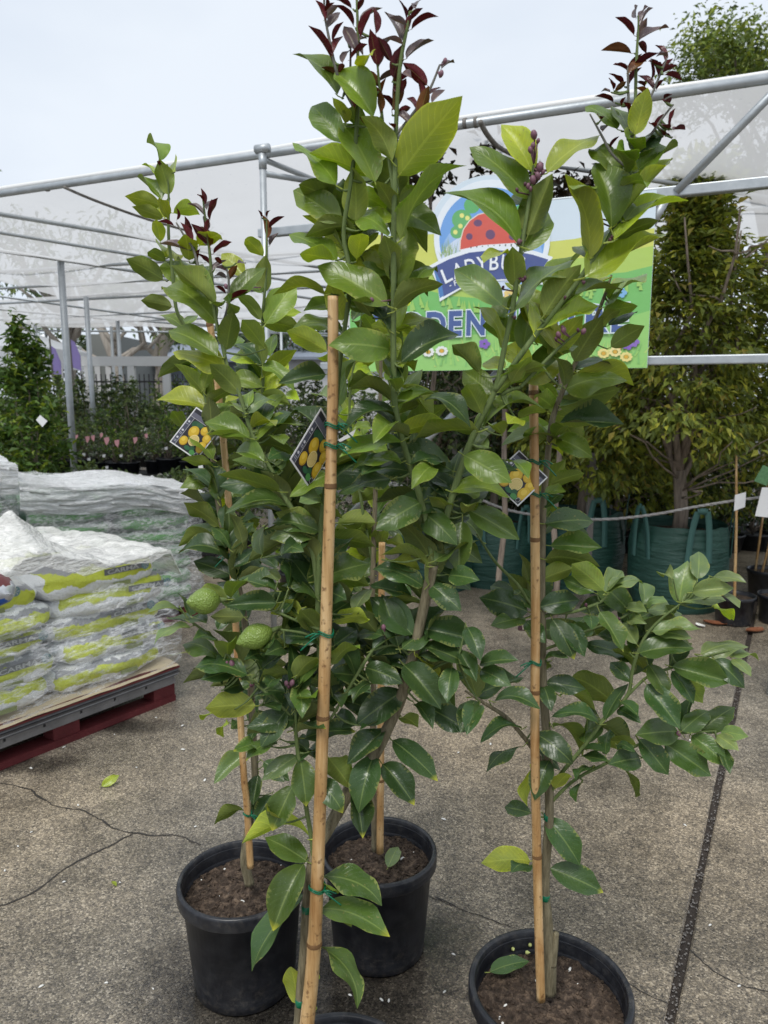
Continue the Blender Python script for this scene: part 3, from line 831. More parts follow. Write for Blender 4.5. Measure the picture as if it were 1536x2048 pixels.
LP = pick((.18, .22, .04), (.13, .165, .035), (.22, .26, .04), (.10, .135, .03), (.36, .37, .05), (.42, .42, .06), (.27, .30, .045), (.14, .175, .04), (.17, .21, .04), (.15, .19, .04), (.24, .28, .045), (.11, .14, .034), (.20, .25, .04), (.17, .21, .035), (.13, .17, .035), (.28, .31, .05), (.30, .25, .05))
DK = pick((.03, .055, .018), (.045, .075, .026), (.035, .05, .02), (.08, .11, .03))
CI = pick((.055, .11, .02), (.075, .14, .025), (.10, .17, .028), (.18, .24, .03), (.045, .085, .02))
LM = pick((.16, .26, .02), (.22, .33, .03), (.10, .19, .02), (.28, .36, .05))
GN = pick((.09, .14, .055), (.12, .175, .055), (.07, .11, .045), (.18, .23, .075))
SL = pick((.17, .21, .16), (.12, .16, .11), (.26, .29, .24), (.10, .14, .08), (.45, .45, .42))
BR = pick((.020, .012, .007), (.032, .018, .009), (.016, .018, .010), (.04, .022, .010))
GT = pick((.16, .21, .035), (.11, .16, .03), (.21, .25, .04), (.08, .115, .028))

# ---------------------------------------------------------------- hedge trees in woven planter bags
def planter_bag(base, r, h, label, handles=3, seed=1):
    rr = random.Random(seed)
    t = empty('planter_bag', base)
    tag(t, label, 'planter bag')
    def fn(u, v):
        a = u*2*math.pi
        k = 1 + .05*noise.noise(Vector((math.cos(a)*2 + seed, math.sin(a)*2, v*3))) + .03*noise.noise(Vector((math.cos(a)*6, math.sin(a)*6 + seed, v*9)))
        rad = r*(.93 + .13*math.sin(v*math.pi*.9))*k
        z = h*v + (.03*noise.noise(Vector((math.cos(a)*2, math.sin(a)*2, seed + 5))) if v > .9 else 0)
        return Vector((rad*math.cos(a), rad*math.sin(a), z))
    MB().grid(fn, 40, 14).build('bag_wall', M_['green_woven'], t, True)
    sm = MB().grid(lambda u, v: Vector((r*.99*v*math.cos(u*6.2832), r*.99*v*math.sin(u*6.2832), h*.86 + .04*noise.noise(Vector((v*5*math.cos(u*6.28), v*5*math.sin(u*6.28), seed))))), 24, 6)
    sm.build('soil', M_['potting_mix'], t, True)
    for k in range(handles):
        a0 = -math.pi/2 + (k - (handles-1)/2)*1.15 + rr.uniform(-.15, .15)
        pts = []
        for i in range(15):
            q = i/14; a = a0 + (q-.5)*.42
            zz = h*.62 + (h*.62 + .06)*math.sin(q*math.pi)**.55*(.85 + .1*k)
            rr_ = r*(1.07 + .05*math.sin(q*math.pi))
            pts.append(Vector((rr_*math.cos(a), rr_*math.sin(a), min(zz, h*1.22))))
        m = MB()
        for i in range(14):
            p, q2 = pts[i], pts[i+1]; d = Vector((math.cos(a0), math.sin(a0), 0))
            s = (q2-p).normalized().cross(d)*.022
            m.add([p-s, p+s, q2+s, q2-s, p-s+d*.003, p+s+d*.003, q2+s+d*.003, q2-s+d*.003], [(0, 1, 2, 3), (7, 6, 5, 4), (0, 3, 7, 4), (1, 5, 6, 2)])
        m.build('handle', flat('bag_strap_%d_%d' % (seed, k), (.05, .13, .115), .5, .4), t, True)
    return t
def hedge_tree(base, z0, ztop, rx, ry, n, label, seed, cols=LP, L=.076, trunk_r=.035, lo=.28):
    rr = random.Random(seed)
    t = empty('hedge_tree', base)
    tag(t, label, 'tree', 'hedge trees growing in the planter bags')
    tm = MB()
    fork = Vector((rr.uniform(-.03, .03), rr.uniform(-.03, .03), z0 + .50))
    tm.tube([Vector((0, 0, z0)), Vector((.01, 0, z0+.2)), fork], [trunk_r*1.15, trunk_r, trunk_r*.9], 9)
    tips = []
    for k in range(11):
        a = k*2.4 + rr.uniform(-.3, .3); hh = rr.uniform(.35, .95)*(ztop - fork.z)
        e = fork + Vector((math.cos(a)*rx*rr.uniform(.3, .75), math.sin(a)*ry*rr.uniform(.3, .75), hh))
        s = fork + Vector((0, 0, rr.uniform(-.12, .12)))
        pts = limb(tm, s, e, trunk_r*rr.uniform(.35, .6), .005, rr, .10)
        for j in range(3):
            q = pts[rr.randint(2, 5)]
            limb(tm, q, q + Vector((rr.uniform(-.4, .4), rr.uniform(-.4, .4), rr.uniform(-.05, .45))), .008, .003, rr, .05, 4)
    for k in range(16):                                   # bare lower twigs
        a = rr.uniform(0, 6.28); zz = rr.uniform(z0+.25, z0+.9)
        limb(tm, Vector((0, 0, zz)), Vector((math.cos(a)*rx*.9, math.sin(a)*ry*.9, zz + rr.uniform(.05, .5))), .009, .003, rr, .07, 5)
    tm.build('trunk', M_['tree_bark'], t, True)
    cm = MB(); H = (ztop - z0 - lo)
    c = Vector((0, 0, z0 + lo + H/2))
    pts = []
    nl = 74
    for k in range(nl):
        f = (k+.5)/nl; a = k*2.399
        w = math.sin(min(1, f*1.15 + .18)*math.pi)**.5
        rad = rr.uniform(.15, 1.0)**.7
        cc = Vector((math.cos(a)*rx*rad*w, math.sin(a)*ry*rad*w, z0 + lo + .10 + H*f))
        pts += blob_pts(cc, (rx*rr.uniform(.20, .34), ry*rr.uniform(.20, .34), rr.uniform(.10, .20)), n//nl, rr, .6)
    leaf_cloud(cm, pts, L, .42, cols, rr, droop=.55, outward=c)
    tag(cm.build('crown', M_['foliage'], t), kind='stuff')
    return t
def at_ground(x, y): return PZ(x, y, 0)
bag_rows = [(1385, 1232, .335, .62, 'large dark green woven planter bag holding the thick trunked hedge tree', 3, 11),
            (1182, 1190, .31, .62, 'dark green woven planter bag with pale blue straps left of the big one', 3, 12),
            (1000, 1182, .30, .55, 'green planter bag glimpsed behind the right lemon tree stake', 2, 13),
            (880, 1188, .30, .55, 'green planter bag seen beside the brown trunk of the front lemon tree', 2, 14),
            (1790, 1232, .33, .60, 'green planter bag behind the black pots at the right edge', 2, 15)]
bag_c = []
for i, (x, y, r, h, lab, hd, sd) in enumerate(bag_rows):
    f = at_ground(x, y); c = Vector((f.x, f.y + r, 0))
    bag_c.append((c, h)); planter_bag(c, r, h, lab, hd, sd)
hedge_tree(bag_c[0][0], .50, 2.98, .86, .80, 18000, 'tall yellowing hedge tree with thick trunk in the large green bag', 21, trunk_r=.05, lo=.60)
hedge_tree(bag_c[1][0] + Vector((0, .1, 0)), .50, 2.62, .74, .75, 13000, 'bushy hedge tree behind the sign and right stake', 22)
hedge_tree(bag_c[2][0] + Vector((0, .2, 0)), .45, 2.25, .50, .6, 3200, 'thin dark hedge tree under the middle of the sign', 23, DK)
hedge_tree(bag_c[3][0] + Vector((0, .2, 0)), .45, 2.1, .48, .6, 3200, 'thin dark hedge tree under the left of the sign', 24, DK)
hedge_tree(bag_c[4][0], .45, 2.75, .85, .8, 12000, 'yellowing hedge tree at the right edge of the picture', 25)
hedge_tree(PZ(1290, 1150) + Vector((0, .9, 0)), .05, 2.9, .8, .7, 8000, 'dark hedge tree in the second row behind', 26, LP)
hedge_tree(PZ(1480, 1150) + Vector((0, 1.0, 0)), .05, 2.9, .85, .7, 8000, 'hedge tree in the second row at right', 27, LP)
hedge_tree(PZ(1110, 1130) + Vector((0, 1.2, 0)), .05, 2.6, .8, .7, 6000, 'hedge tree in the second row behind the sign', 28, DK)
hedge_tree(PZ(930, 1120) + Vector((0, 1.3, 0)), .05, 2.3, .8, .7, 5000, 'dark hedge tree in the second row at left of the bags', 29, DK)
hedge_tree(PZ(1390, 1120) + Vector((0, 1.9, 0)), .05, 2.9, 1.0, .7, 6000, 'hedge tree in the third row behind the big bag', 30, DK)
def magnolia(x, y, Y, n, seed, label, rx=.3, rz=.2):
    rr = random.Random(seed)
    c = PY(x, y, Y)
    t = empty('dark_leaved_tree', (c.x, c.y, 0)); tag(t, label, 'tree')
    tm = MB(); limb(tm, (0, 0, 0), (0, 0, c.z), .022, .01, rr, .04, 8)
    tm.build('trunk', M_['tree_bark'], t, True)
    cm = MB(); pts = []
    for k in range(9):
        cc = Vector((rr.uniform(-rx, rx), rr.uniform(-.25, .25), c.z + rr.uniform(-rz*2.6, rz)))
        limb(tm, (0, 0, c.z-.5), cc, .008, .004, rr, .03, 3)
        pts += blob_pts(cc, (.14, .14, .11), n//9, rr, .6)
    leaf_cloud(cm, pts, .075, .5, BR, rr, droop=-.1)
    tag(cm.build('crown', M_['foliage'], t), kind='stuff')
magnolia(862, 372, 4.75, 520, 31, 'small tree with dark bronze leaves showing above the sign left of the badge', .24, .12)
magnolia(1140, 366, 4.7, 560, 32, 'small tree with dark bronze leaves showing above the sign right of the badge', .42, .10)
magnolia(1020, 345, 4.8, 260, 33, 'small dark bronze leaved tree behind the top of the badge', .22, .06)
# weathered timber posts and the rope in front of the hedge
for i, (x, y0, y1, w, lab) in enumerate(((1172, 905, 1150, .05, 'weathered grey timber post beside the second planter bag'), (905, 760, 1130, .035, 'dark thin timber post under the sign'), (1215, 1010, 1120, .02, 'thin orange brown stake between the planter bags'))):
    b = PZ(x, y1+40); tp = PY(x, y0, b.y)
    o = MB().box((-w/2, -w/2, 0), (w/2, w/2, tp.z)).build('timber_post', M_['grey_timber'])
    o.location = (b.x, b.y, 0); tag(o, lab, 'post')
rp = [PY(x, y, Y) for x, y, Y in ((930, 985, 5.3), (1010, 1018, 5.25), (1100, 1034, 5.1), (1200, 1039, 5.0), (1300, 1030, 4.9), (1400, 1012, 4.8), (1480, 1000, 4.75), (1600, 985, 4.7))]
rl = smooth_line(rp, 12)
rm = MB()
for k in range(3):
    pp = []
    for i, p in enumerate(rl): pp.append(p + Vector((0, math.cos(i*1.1 + k*2.09)*.005, math.sin(i*1.1 + k*2.09)*.005)))
    rm.tube(pp, .0058, 5)
tag(rm.build('rope', M_['rope'], None, True), 'sagging grey twisted rope strung in front of the planter bags', 'rope')

# ---------------------------------------------------------------- pots at the right edge
def plain_pot(name, c, r, h, label, group=None, mat='black_plastic', soil=True, z=0.0):
    t = empty(name, (c.x, c.y, z)); tag(t, label, 'pot', group)
    MB().lathe([(0, .0), (r*.80, .0), (r*.82, .012), (r*.95, h*.86), (r*1.0, h*.87), (r*1.02, h*.99), (r*1.0, h), (r*.94, h*.995), (r*.93, h*.86), (r*.90, h*.8)], 28).build('pot_wall', M_[mat], t, True)
    if soil: MB().lathe([(r*.93, h*.86), (r*.5, h*.875), (0, h*.87)], 24).build('soil', M_['potting_mix'], t, True)
    return t
c = PZ(1482, 1256); c.y += .12
plain_pot('nursery_pot', c, .135, .20, 'empty looking black pot with a tall bamboo cane in it')
s0, s1 = c + Vector((0, 0, .15)), PY(1472, 872, c.y)
o = MB().tube(smooth_line([s0, s0.lerp(s1, .5) + Vector((.008, 0, 0)), s1], 8), [.011 - .004*i/16 for i in range(17)], 8).build('bamboo_cane', M_['bamboo'], None, True)
tag(o, 'tall thin bamboo cane standing in the black pot at right', 'cane')
for (x, y, r, h, lab) in ((1548, 1206, .14, .23, 'black pot with a chalk mark at the right picture edge'), (1572, 1256, .13, .20, 'black pot half out of the picture at right'), (1600, 1215, .12, .19, 'black pot in shadow behind the right hand pots')):
    c = PZ(x, y); c.y += r
    pt = plain_pot('nursery_pot', c, r, h, lab)
    if y == 1206:
        q = MB()
        zz = h*.42; rr_ = r*.925
        for (a0, z0, a1, z1) in ((-1.72, .09, -1.69, .115), (-1.69, .115, -1.64, .095), (-1.64, .095, -1.61, .12), (-1.61, .12, -1.57, .09), (-1.78, .085, -1.74, .08)):
            q.tube([Vector((math.cos(a0)*rr_, math.sin(a0)*rr_, z0)), Vector((math.cos(a1)*rr_, math.sin(a1)*rr_, z1))], .0015, 4)
        q.build('chalk_mark', M_['white_card'], pt)
for k, (x0, y0, x1, y1, lab) in enumerate(((1508, 1160, 1536, 960, 'thick bamboo cane in the chalk marked pot'), (1518, 1170, 1560, 1000, 'second thin cane leaning in the chalk marked pot'))):
    yy = PZ(1548, 1206).y + .14
    o = MB().tube([PY(x0, y0, yy), PY(x1, y1, yy)], [.010, .007], 8).build('bamboo_cane', M_['bamboo'], None, True)
    tag(o, lab, 'cane')
def hang_card(name, px, Y, mat, label, cat='tag', th=.0012):
    q = [PY(x, y, Y) for x, y in px]
    n = (q[1]-q[0]).cross(q[2]-q[0]).normalized()
    vv = [p + n*th/2 for p in q] + [p - n*th/2 for p in q]
    k = len(q)
    o = MB().add(vv, [tuple(range(k)), tuple(reversed(range(k, 2*k)))] + [(i, k+i, k+(i+1) % k, (i+1) % k) for i in range(k)]).build(name, M_[mat])
    return tag(o, label, cat)
flat('tag_print_green', (.10, .22, .10), .4, .4, 0, 60, .7)
hang_card('plant_tag', [(1526, 930), (1545, 938), (1534, 972), (1508, 962)], 4.65, 'tag_print_green', 'green and purple plant tag on the cane at the right edge')
hang_card('plant_tag', [(1524, 975), (1540, 975), (1536, 1035), (1510, 1032)], 4.6, 'white_card', 'long white blank tag below the green tag at right')
hang_card('plant_tag', [(1470, 990), (1492, 984), (1490, 1014), (1468, 1022)], 4.72, 'white_card', 'pale square tag behind the tall bamboo cane')
def fallen(name, x, y, s, mat, label, z=.004, curl=.25, rz=0.):
    p = PZ(x, y, z)
    m = MB().grid(lambda u, v: Vector(((u-.5)*s*.55*math.sin(math.pi*min(1, v*.94+.05))**.7, (v-.5)*s, s*curl*((u-.5)**2*2.2 + (v-.5)**2*1.2))), 6, 8)
    m.add([Vector((0, -.5*s, .3*s*curl)), Vector((.012*s, -.72*s, .35*s*curl)), Vector((-.012*s, -.72*s, .35*s*curl))], [(0, 1, 2)])
    o = m.build(name, M_[mat], None, True)
    o.location = (p.x, p.y, z); o.rotation_euler = (0, 0, rz)
    return tag(o, label, 'leaf')
fallen('fallen_leaf', 1430, 1248, .15, 'dead_leaf', 'curled orange brown dead leaf in front of the large planter bag', .006, .16, 1.1)
fallen('fallen_leaf', 1510, 1262, .15, 'dead_leaf', 'dark brown dead leaf in front of the pots at right edge', .006, .14, 1.9)
fallen('fallen_leaf', 1400, 1252, .08, 'perlite', 'small pale leaf scrap beside the orange dead leaf', .006, .2, .4)

# ---------------------------------------------------------------- tree beyond the roof, top right
def big_tree(x, y, Y, rx, rz, n, cols, label, seed, L=.11, name='tree', droop=.5):
    rr = random.Random(seed); c = PY(x, y, Y)
    t = empty(name, (c.x, c.y, 0)); tag(t, label, 'tree')
    tm = MB(); tm.tube(smooth_line([Vector((0, 0, 0)), Vector((.1, 0, c.z*.3)), Vector((-.05, .1, c.z*.6)), Vector((0, 0, c.z*.85))], 5), [.15 - .007*i for i in range(16)], 9)
    pts = []
    for k in range(22):
        a = k*2.4; f = rr.uniform(.25, .85)
        cc = Vector((math.cos(a)*rx*f, math.sin(a)*rx*f, c.z + rr.uniform(-1, 1)*rz*(1.1-f)))
        limb(tm, (0, 0, c.z*.5 + rr.uniform(0, .3)*c.z), cc, .05, .01, rr, .12, 5)
        pts += blob_pts(cc, (rx*.34, rx*.34, rz*.26), n//22, rr, .55)
    tm.build('trunk', M_['tree_bark'], t, True)
    cm = MB(); leaf_cloud(cm, pts, L, .36, cols, rr, droop=droop, outward=c)
    tag(cm.build('crown', M_['foliage'], t), kind='stuff')
    return t
big_tree(1595, 170, 9.6, 1.70, 1.45, 17000, GT, 'leafy green tree rising beyond the shade house roof at top right', 41)

# ---------------------------------------------------------------- left: the tall bush and the plant benches
def shrub(c, h, r, n, cols, L, seed, name, label, group=None, pot_r=.12, pot_h=.18, z=0.0, conic=False, wr=.45, stake=False):
    rr = random.Random(seed)
    t = empty(name, (c.x, c.y, z)); tag(t, label, 'plant', group)
    if pot_r: MB().lathe([(0, 0), (pot_r*.8, 0), (pot_r*.96, pot_h*.9), (pot_r, pot_h*.9), (pot_r, pot_h), (pot_r*.92, pot_h), (pot_r*.9, pot_h*.85), (0, pot_h*.87)], 18).build('pot', M_['black_plastic'], t, True)
    tm = MB(); cm = MB(); pts = []
    nl = 10
    for k in range(nl):
        f = (k+.5)/nl; a = k*2.4
        rad = r*((1.05-f*.8) if conic else math.sin((f*.8+.2)*math.pi)**.6)
        cc = Vector((math.cos(a)*rad*.5, math.sin(a)*rad*.5, pot_h + (h-pot_h)*(.08 + .9*f)))
        limb(tm, (0, 0, pot_h*.9), cc, .008, .003, rr, .03, 4)
        pts += blob_pts(cc, (rad*.62, rad*.62, (h-pot_h)*.15), n//nl, rr, .6)
    if stake: tm.tube([Vector((.02, -.02, .1)), Vector((.03, -.02, h*.8))], .008, 6)
    tm.build('stem', M_['tree_bark'], t, True)
    leaf_cloud(cm, pts, L, wr, cols, rr, droop=-.25)
    tag(cm.build('crown', M_['foliage'], t), kind='stuff')
    return t
cb = PY(62, 900, 6.6); cb.z = 0
shrub(cb, 2.12, .50, 3600, CI, .085, 51, 'citrus_bush', 'tall conical citrus bush standing behind the wrapped pallets at left', pot_r=.2, pot_h=.3, conic=True, stake=True)
hang_card('plant_tag', [(80, 830), (95, 842), (85, 854), (72, 840)], 6.05, 'white_card', 'small pale tag hanging on the tall conical citrus bush')
def bench(x0, x1, Y, z, label):
    a, b = PY(x0, 900, Y), PY(x1, 900, Y)
    t = empty('plant_bench', ((a.x+b.x)/2, Y, 0)); tag(t, label, 'bench')
    w = (b.x-a.x)/2
    MB().box((-w, -.32, z-.04), (w, .32, z)).build('bench_top', M_['shelf_black'], t)
    for i in range(5):
        for yy in (-.28, .28):
            xx = -w + .05 + i*(2*w-.1)/4
            MB().box((xx-.025, yy-.025, 0), (xx+.025, yy+.025, z-.041)).build('leg', M_['shelf_black'], t)
    MB().box((-w, -.315, .02), (w, -.305, z*.72)).build('front_cloth', M_['shelf_black'], t)
    return a.x, b.x
lowp = ['low leafy seedling plant in black pot on the front bench at left', 'bushy shrub in black pot on the middle bench at left', 'loose shrub in black pot on the rear bench under the roof', 'dark shrub in the row by the far fence', 'dark shrub in the deep shade behind the hedge trees', 'low dark shrub in the shade behind the planter bags', 'dense tall shrub in the row in front of the white frame']
grps = ['seedlings on the front bench', 'shrubs on the middle bench', 'shrubs on the rear bench', 'shrubs by the far fence', 'shrubs behind the hedge trees', 'shrubs behind the planter bags', 'shrubs before the white frame']
rr = random.Random(77)
ORD = ['first', 'second', 'third', 'fourth', 'fifth', 'sixth', 'seventh', 'eighth', 'ninth', 'tenth', 'eleventh', 'twelfth', 'thirteenth', 'fourteenth', 'fifteenth', 'sixteenth', 'seventeenth', 'eighteenth', 'nineteenth', 'twentieth', 'twenty-first', 'twenty-second', 'twenty-third']
def row(x0, x1, Y, z, n, h, r, nl, cols, L, gi, seed):
    a, b = PY(x0, 900, Y).x, PY(x1, 900, Y).x
    base = []
    for v in range(3):
        base.append(shrub(Vector((a, Y, 0)), h, r, nl, cols[v % len(cols)], L, seed+v, 'potted_shrub', lowp[gi], grps[gi], r*.55, min(.16, h*.4), z))
    for i in range(n):
        o = base[i] if i < 3 else copy_tree(base[i % 3])
        o.location = (a + (b-a)*(i+.5)/n + rr.uniform(-.04, .04), Y + rr.uniform(-.12, .12), z)
        o['label'] = lowp[gi] + ', %s from left' % ORD[i]
        k = rr.uniform(.8, 1.22); o.scale = (k, k, k*rr.uniform(.85, 1.15)); o.rotation_euler = (0, 0, rr.uniform(0, 6.28))
bench(-60, 440, 7.3, .42, 'low black bench with small seedlings in front of the shade house plants')
row(-40, 430, 7.25, .42, 14, .36, .20, 260, [GN, SL, GN], .05, 0, 100)
bench(-80, 470, 8.8, .62, 'black bench carrying bushy shrubs with pink tags')
row(-60, 460, 8.8, .62, 15, .55, .27, 380, [GN, SL, CI], .055, 1, 110)
row(-60, 640, 10.6, .55, 18, .85, .36, 420, [GN, CI, DK], .07, 2, 120)
row(-100, 900, 11.6, .2, 20, 1.45, .45, 620, [DK, GN, DK], .09, 6, 160)
row(-120, 900, 13.2, .3, 22, 1.35, .5, 460, [GN, DK, CI], .10, 3, 130)
row(860, 1720, 8.2, 0.0, 14, 1.15, .5, 700, [DK, CI, DK], .09, 4, 140)
row(860, 1560, 7.4, 0.0, 10, .8, .4, 500, [DK, GN, DK], .08, 5, 150)
pinks = [(560, 1145), (640, 1150), (680, 1150), (742, 1145), (780, 1165), (855, 1175), (990, 1165), (1070, 1145)]
for ip, (x, y) in enumerate(pinks):                                 # read in a 3.657x enlargement of the photo
    px, py = x/3.657, 560 + y/3.657
    sz_ = (.55, .8, .7, .6, .95, .9, .8, .6)[ip]; py += (0, 3, 1, -3, 2, 4, 1, -2)[ip]
    hang_card('plant_tag', [(px-6*sz_, py-5*sz_), (px+5*sz_, py-7*sz_), (px+5*sz_, py+2*sz_), (px+(ip % 3-1)*2, py+11*sz_), (px-4*sz_, py+4*sz_)], 8.42, 'pink_card', 'pink pointed tag hanging on the middle bench, %s from left' % ORD[ip])['group'] = 'pink tags'
for ip, (x, y) in enumerate(((612, 1275), (650, 1310), (760, 1285), (885, 1285), (1215, 1230), (780, 1370))):
    px, py = x/3.657, 560 + y/3.657
    hang_card('price_tag', [(px-3, py-2), (px+3, py-3), (px+3, py+3), (px-3, py+3)], 8.40, 'white_card', 'tiny white price tag on the dark pots of the middle bench, %s of six' % ORD[ip])['group'] = 'white price tags'
for i, (x, y) in enumerate(((148, 946), (160, 948), (170, 950), (192, 947), (262, 955), (280, 953), (304, 956))):
    c = PY(x, y, 6.9)
    m = MB().lathe([(0, -.002), (.020, -.002), (.024, 0), (.020, .002), (0, .002)], 16, M=Matrix.Translation((c.x, 6.9, c.z)) @ Matrix.Rotation(R(90), 4, 'X'))
    o = m.build('round_label', M_['white_card'], None, True)
    tag(o, 'small round pale label among the seedlings, %s from left' % ORD[i], 'label', 'round labels')
for i, (x, y) in enumerate(((258, 968), (274, 971), (296, 968))):
    c = PY(x, y, 6.86)
    MBx = MB().box((-.035, -.02, -.03), (.035, .02, .02)); o = MBx.build('seedling_punnet', M_['blue_card']); o.location = c
    tag(o, ['blue printed seedling punnet, left of three', 'blue printed seedling punnet, middle of three', 'blue printed seedling punnet, right of three'][i], 'punnet')
hang_card('plant_tag', [(396, 925), (404, 923), (408, 945), (398, 945)], 6.2, 'white_card', 'white strip tag below the left lemon picture tag')
# plants seen between the lemon trees
for i, (x, y, Y, h, r, cols, L, n, lab) in enumerate((
        (590, 1090, 5.6, .80, .30, LM, .065, 700, 'bright lime green shrub behind the left lemon tree'),
        (850, 1110, 5.9, .62, .26, LM, .06, 420, 'small lime green shrub behind the front lemon tree'),
        (640, 1105, 6.3, .9, .3, GN, .07, 500, 'dark shrub behind the front bamboo stake'),
        (730, 1095, 6.6, .95, .32, DK, .07, 520, 'dark shrub in shade behind the middle lemon tree'),
        (820, 1085, 7.2, 1.1, .34, GN, .07, 520, 'tall green shrub behind the front lemon tree'),
        (560, 1060, 7.4, 1.15, .34, GN, .07, 560, 'green shrub under the middle of the shade house'),
        (940, 1085, 7.4, 1.2, .34, CI, .07, 520, 'mid green shrub behind the planter bags'),
        (480, 1065, 7.0, .95, .34, DK, .07, 500, 'dark shrub right of the benches'),
        (950, 1000, 6.5, .95, .22, LM, .06, 260, 'yellow green shrub behind the slanting brace'))):
    c = PZ(x, y); c = PY(x, 1024, Y); c.z = 0
    shrub(c, h, r, n, cols, L, 200+i, 'potted_shrub', lab, None, .14, .2)
for i, (x, y, lab) in enumerate(((716, 1122, 'low white pot behind the rear lemon tree'), (655, 1128, 'white pot left of the front stake in the background'))):
    c = PZ(x, y + 8); c.y += .16
    plain_pot('white_pot', c, .17, .14, lab, None, 'white_plastic')
MBx = MB().box((-.05, -.001, 0), (.05, .001, .05)); o = MBx.build('pot_label', M_['white_card']); o.location = PY(720, 1108, PZ(716, 1130).y - .02); tag(o, 'small pale label standing on the low white pot', 'label')

# ---------------------------------------------------------------- far things under and behind the roof
a, b = PY(165, 722, 12.0), PY(352, 722, 12.0)
fr = empty('timber_arbour', (a.x, 12.0, 0)); tag(fr, 'white painted timber frame standing over the far plants', 'frame')
zt = a.z
MB().box((0, -.05, zt-.08), (b.x-a.x, .05, zt+.07)).build('top_beam', M_['white_paint'], fr)
for xx in (.09, (b.x-a.x)*.52, b.x-a.x-.16):
    MB().box((xx-.055, -.045, 0), (xx+.055, .045, zt-.081)).build('post', M_['white_paint'], fr)
def tent(x, y, Y, w, label, seed):
    c = PY(x, y, Y)
    t = empty('market_tent', (c.x, Y, 0)); tag(t, label, 'tent')
    ze = c.z
    MB().add([(-w, -w, ze), (w, -w, ze), (w, w, ze), (-w, w, ze), (0, 0, ze+w*.45)], [(0, 1, 4), (1, 2, 4), (2, 3, 4), (3, 0, 4)]).build('canopy', M_['tent_white'], t)
    for (ax, ay, bx_, by_) in ((-w, -w, w, -w), (w, -w, w, w), (-w, w, -w, -w)):
        MB().add([(ax, ay, ze), (bx_, by_, ze), (bx_, by_, ze-.38), (ax, ay, ze-.38)], [(0, 1, 2, 3)]).build('valance', M_['tent_white'], t)
    for sx in (-1, 1):
        for sy in (-1, 1): MB().box((sx*w*.98-.03, sy*w*.98-.03, 0), (sx*w*.98+.03, sy*w*.98+.03, ze)).build('leg', M_['white_paint'], t)
tent(5, 700, 15.0, 1.25, 'white market tent at the far left behind the citrus bush', 1)
tent(92, 690, 19.0, .62, 'smaller white market tent further back left of the grey wall', 2)
for x, y, lab in ((147, 712, 'purple feather flag beside the far gum tree trunk'), (108, 725, 'purple feather flag beside the far tents')):
    c = PY(x, y, 13.4)
    f = empty('feather_flag', (c.x, 13.4, 0)); tag(f, lab, 'flag')
    MB().tube([(0, 0, 0), (-.05, 0, c.z+.45)], .015, 6).build('pole', M_['grey_timber'], f)
    MB().add([(-.05, 0, c.z+.30), (.03, .02, c.z+.24), (.12, 0, c.z), (.11, .02, c.z-.26), (-.02, 0, c.z-.2),
              (-.05, .01, c.z+.30), (.03, .03, c.z+.24), (.12, .01, c.z), (.11, .03, c.z-.26), (-.02, .01, c.z-.2)], [(0, 1, 2, 3, 4), (9, 8, 7, 6, 5)]).build('banner', M_['purple_flag'], f)
def building(x0, x1, ytop, Y, mat, label, roof=None):
    a, b = PY(x0, ytop, Y), PY(x1, ytop, Y)
    t = empty('building', (a.x, Y, 0)); tag(t, label, 'building')
    w = b.x-a.x
    MB().box((0, 0, 0), (w, 6, a.z)).build('wall', M_[mat], t)
    if roof: MB().add([(-.4, -.5, a.z-.05), (w+.4, -.5, a.z-.05), (w+.4, 6.4, a.z+1.0), (-.4, 6.4, a.z+1.0), (-.4, -.5, a.z-.15), (w+.4, -.5, a.z-.15), (w+.4, 6.4, a.z+.9), (-.4, 6.4, a.z+.9)],
                             [(0, 1, 2, 3), (7, 6, 5, 4), (0, 4, 5, 1), (1, 5, 6, 2), (2, 6, 7, 3), (3, 7, 4, 0)]).build('roof', M_[roof], t)
    n = max(2, int(w/2.2))
    for k in range(n):
        MB().box((w*(k+.25)/n, -.03, a.z-2.0), (w*(k+.75)/n, -.004, a.z-.9)).build('window', M_['white_paint'], t)
building(180, 224, 668, 22, 'grey_wall', 'dull grey shed wall behind the far posts')
building(226, 480, 716, 26, 'roof_iron', 'long pale blue grey building beyond the fence', 'roof_iron')
building(480, 900, 712, 28, 'white_paint', 'long white building beyond the fence behind the trees', 'roof_iron')
fa, fb = PY(150, 760, 18), PY(470, 760, 18)
fz = fa.z + .14
ft = empty('picket_fence', (fa.x, 18, 0)); tag(ft, 'black steel picket fence behind the far plants', 'fence')
for zz in (fz-.18, fz-.9): MB().box((0, .012, zz-.02), (fb.x-fa.x, .04, zz+.02)).build('rail', M_['fence_black'], ft)
pk = MB().box((-.011, -.011, 0), (.011, .011, fz)).mesh('picket', M_['fence_black'])
k = 0; xx = 0.05
while xx < fb.x-fa.x:
    link('picket', pk, ft, Matrix.Translation((xx, 0, 0))); xx += .115
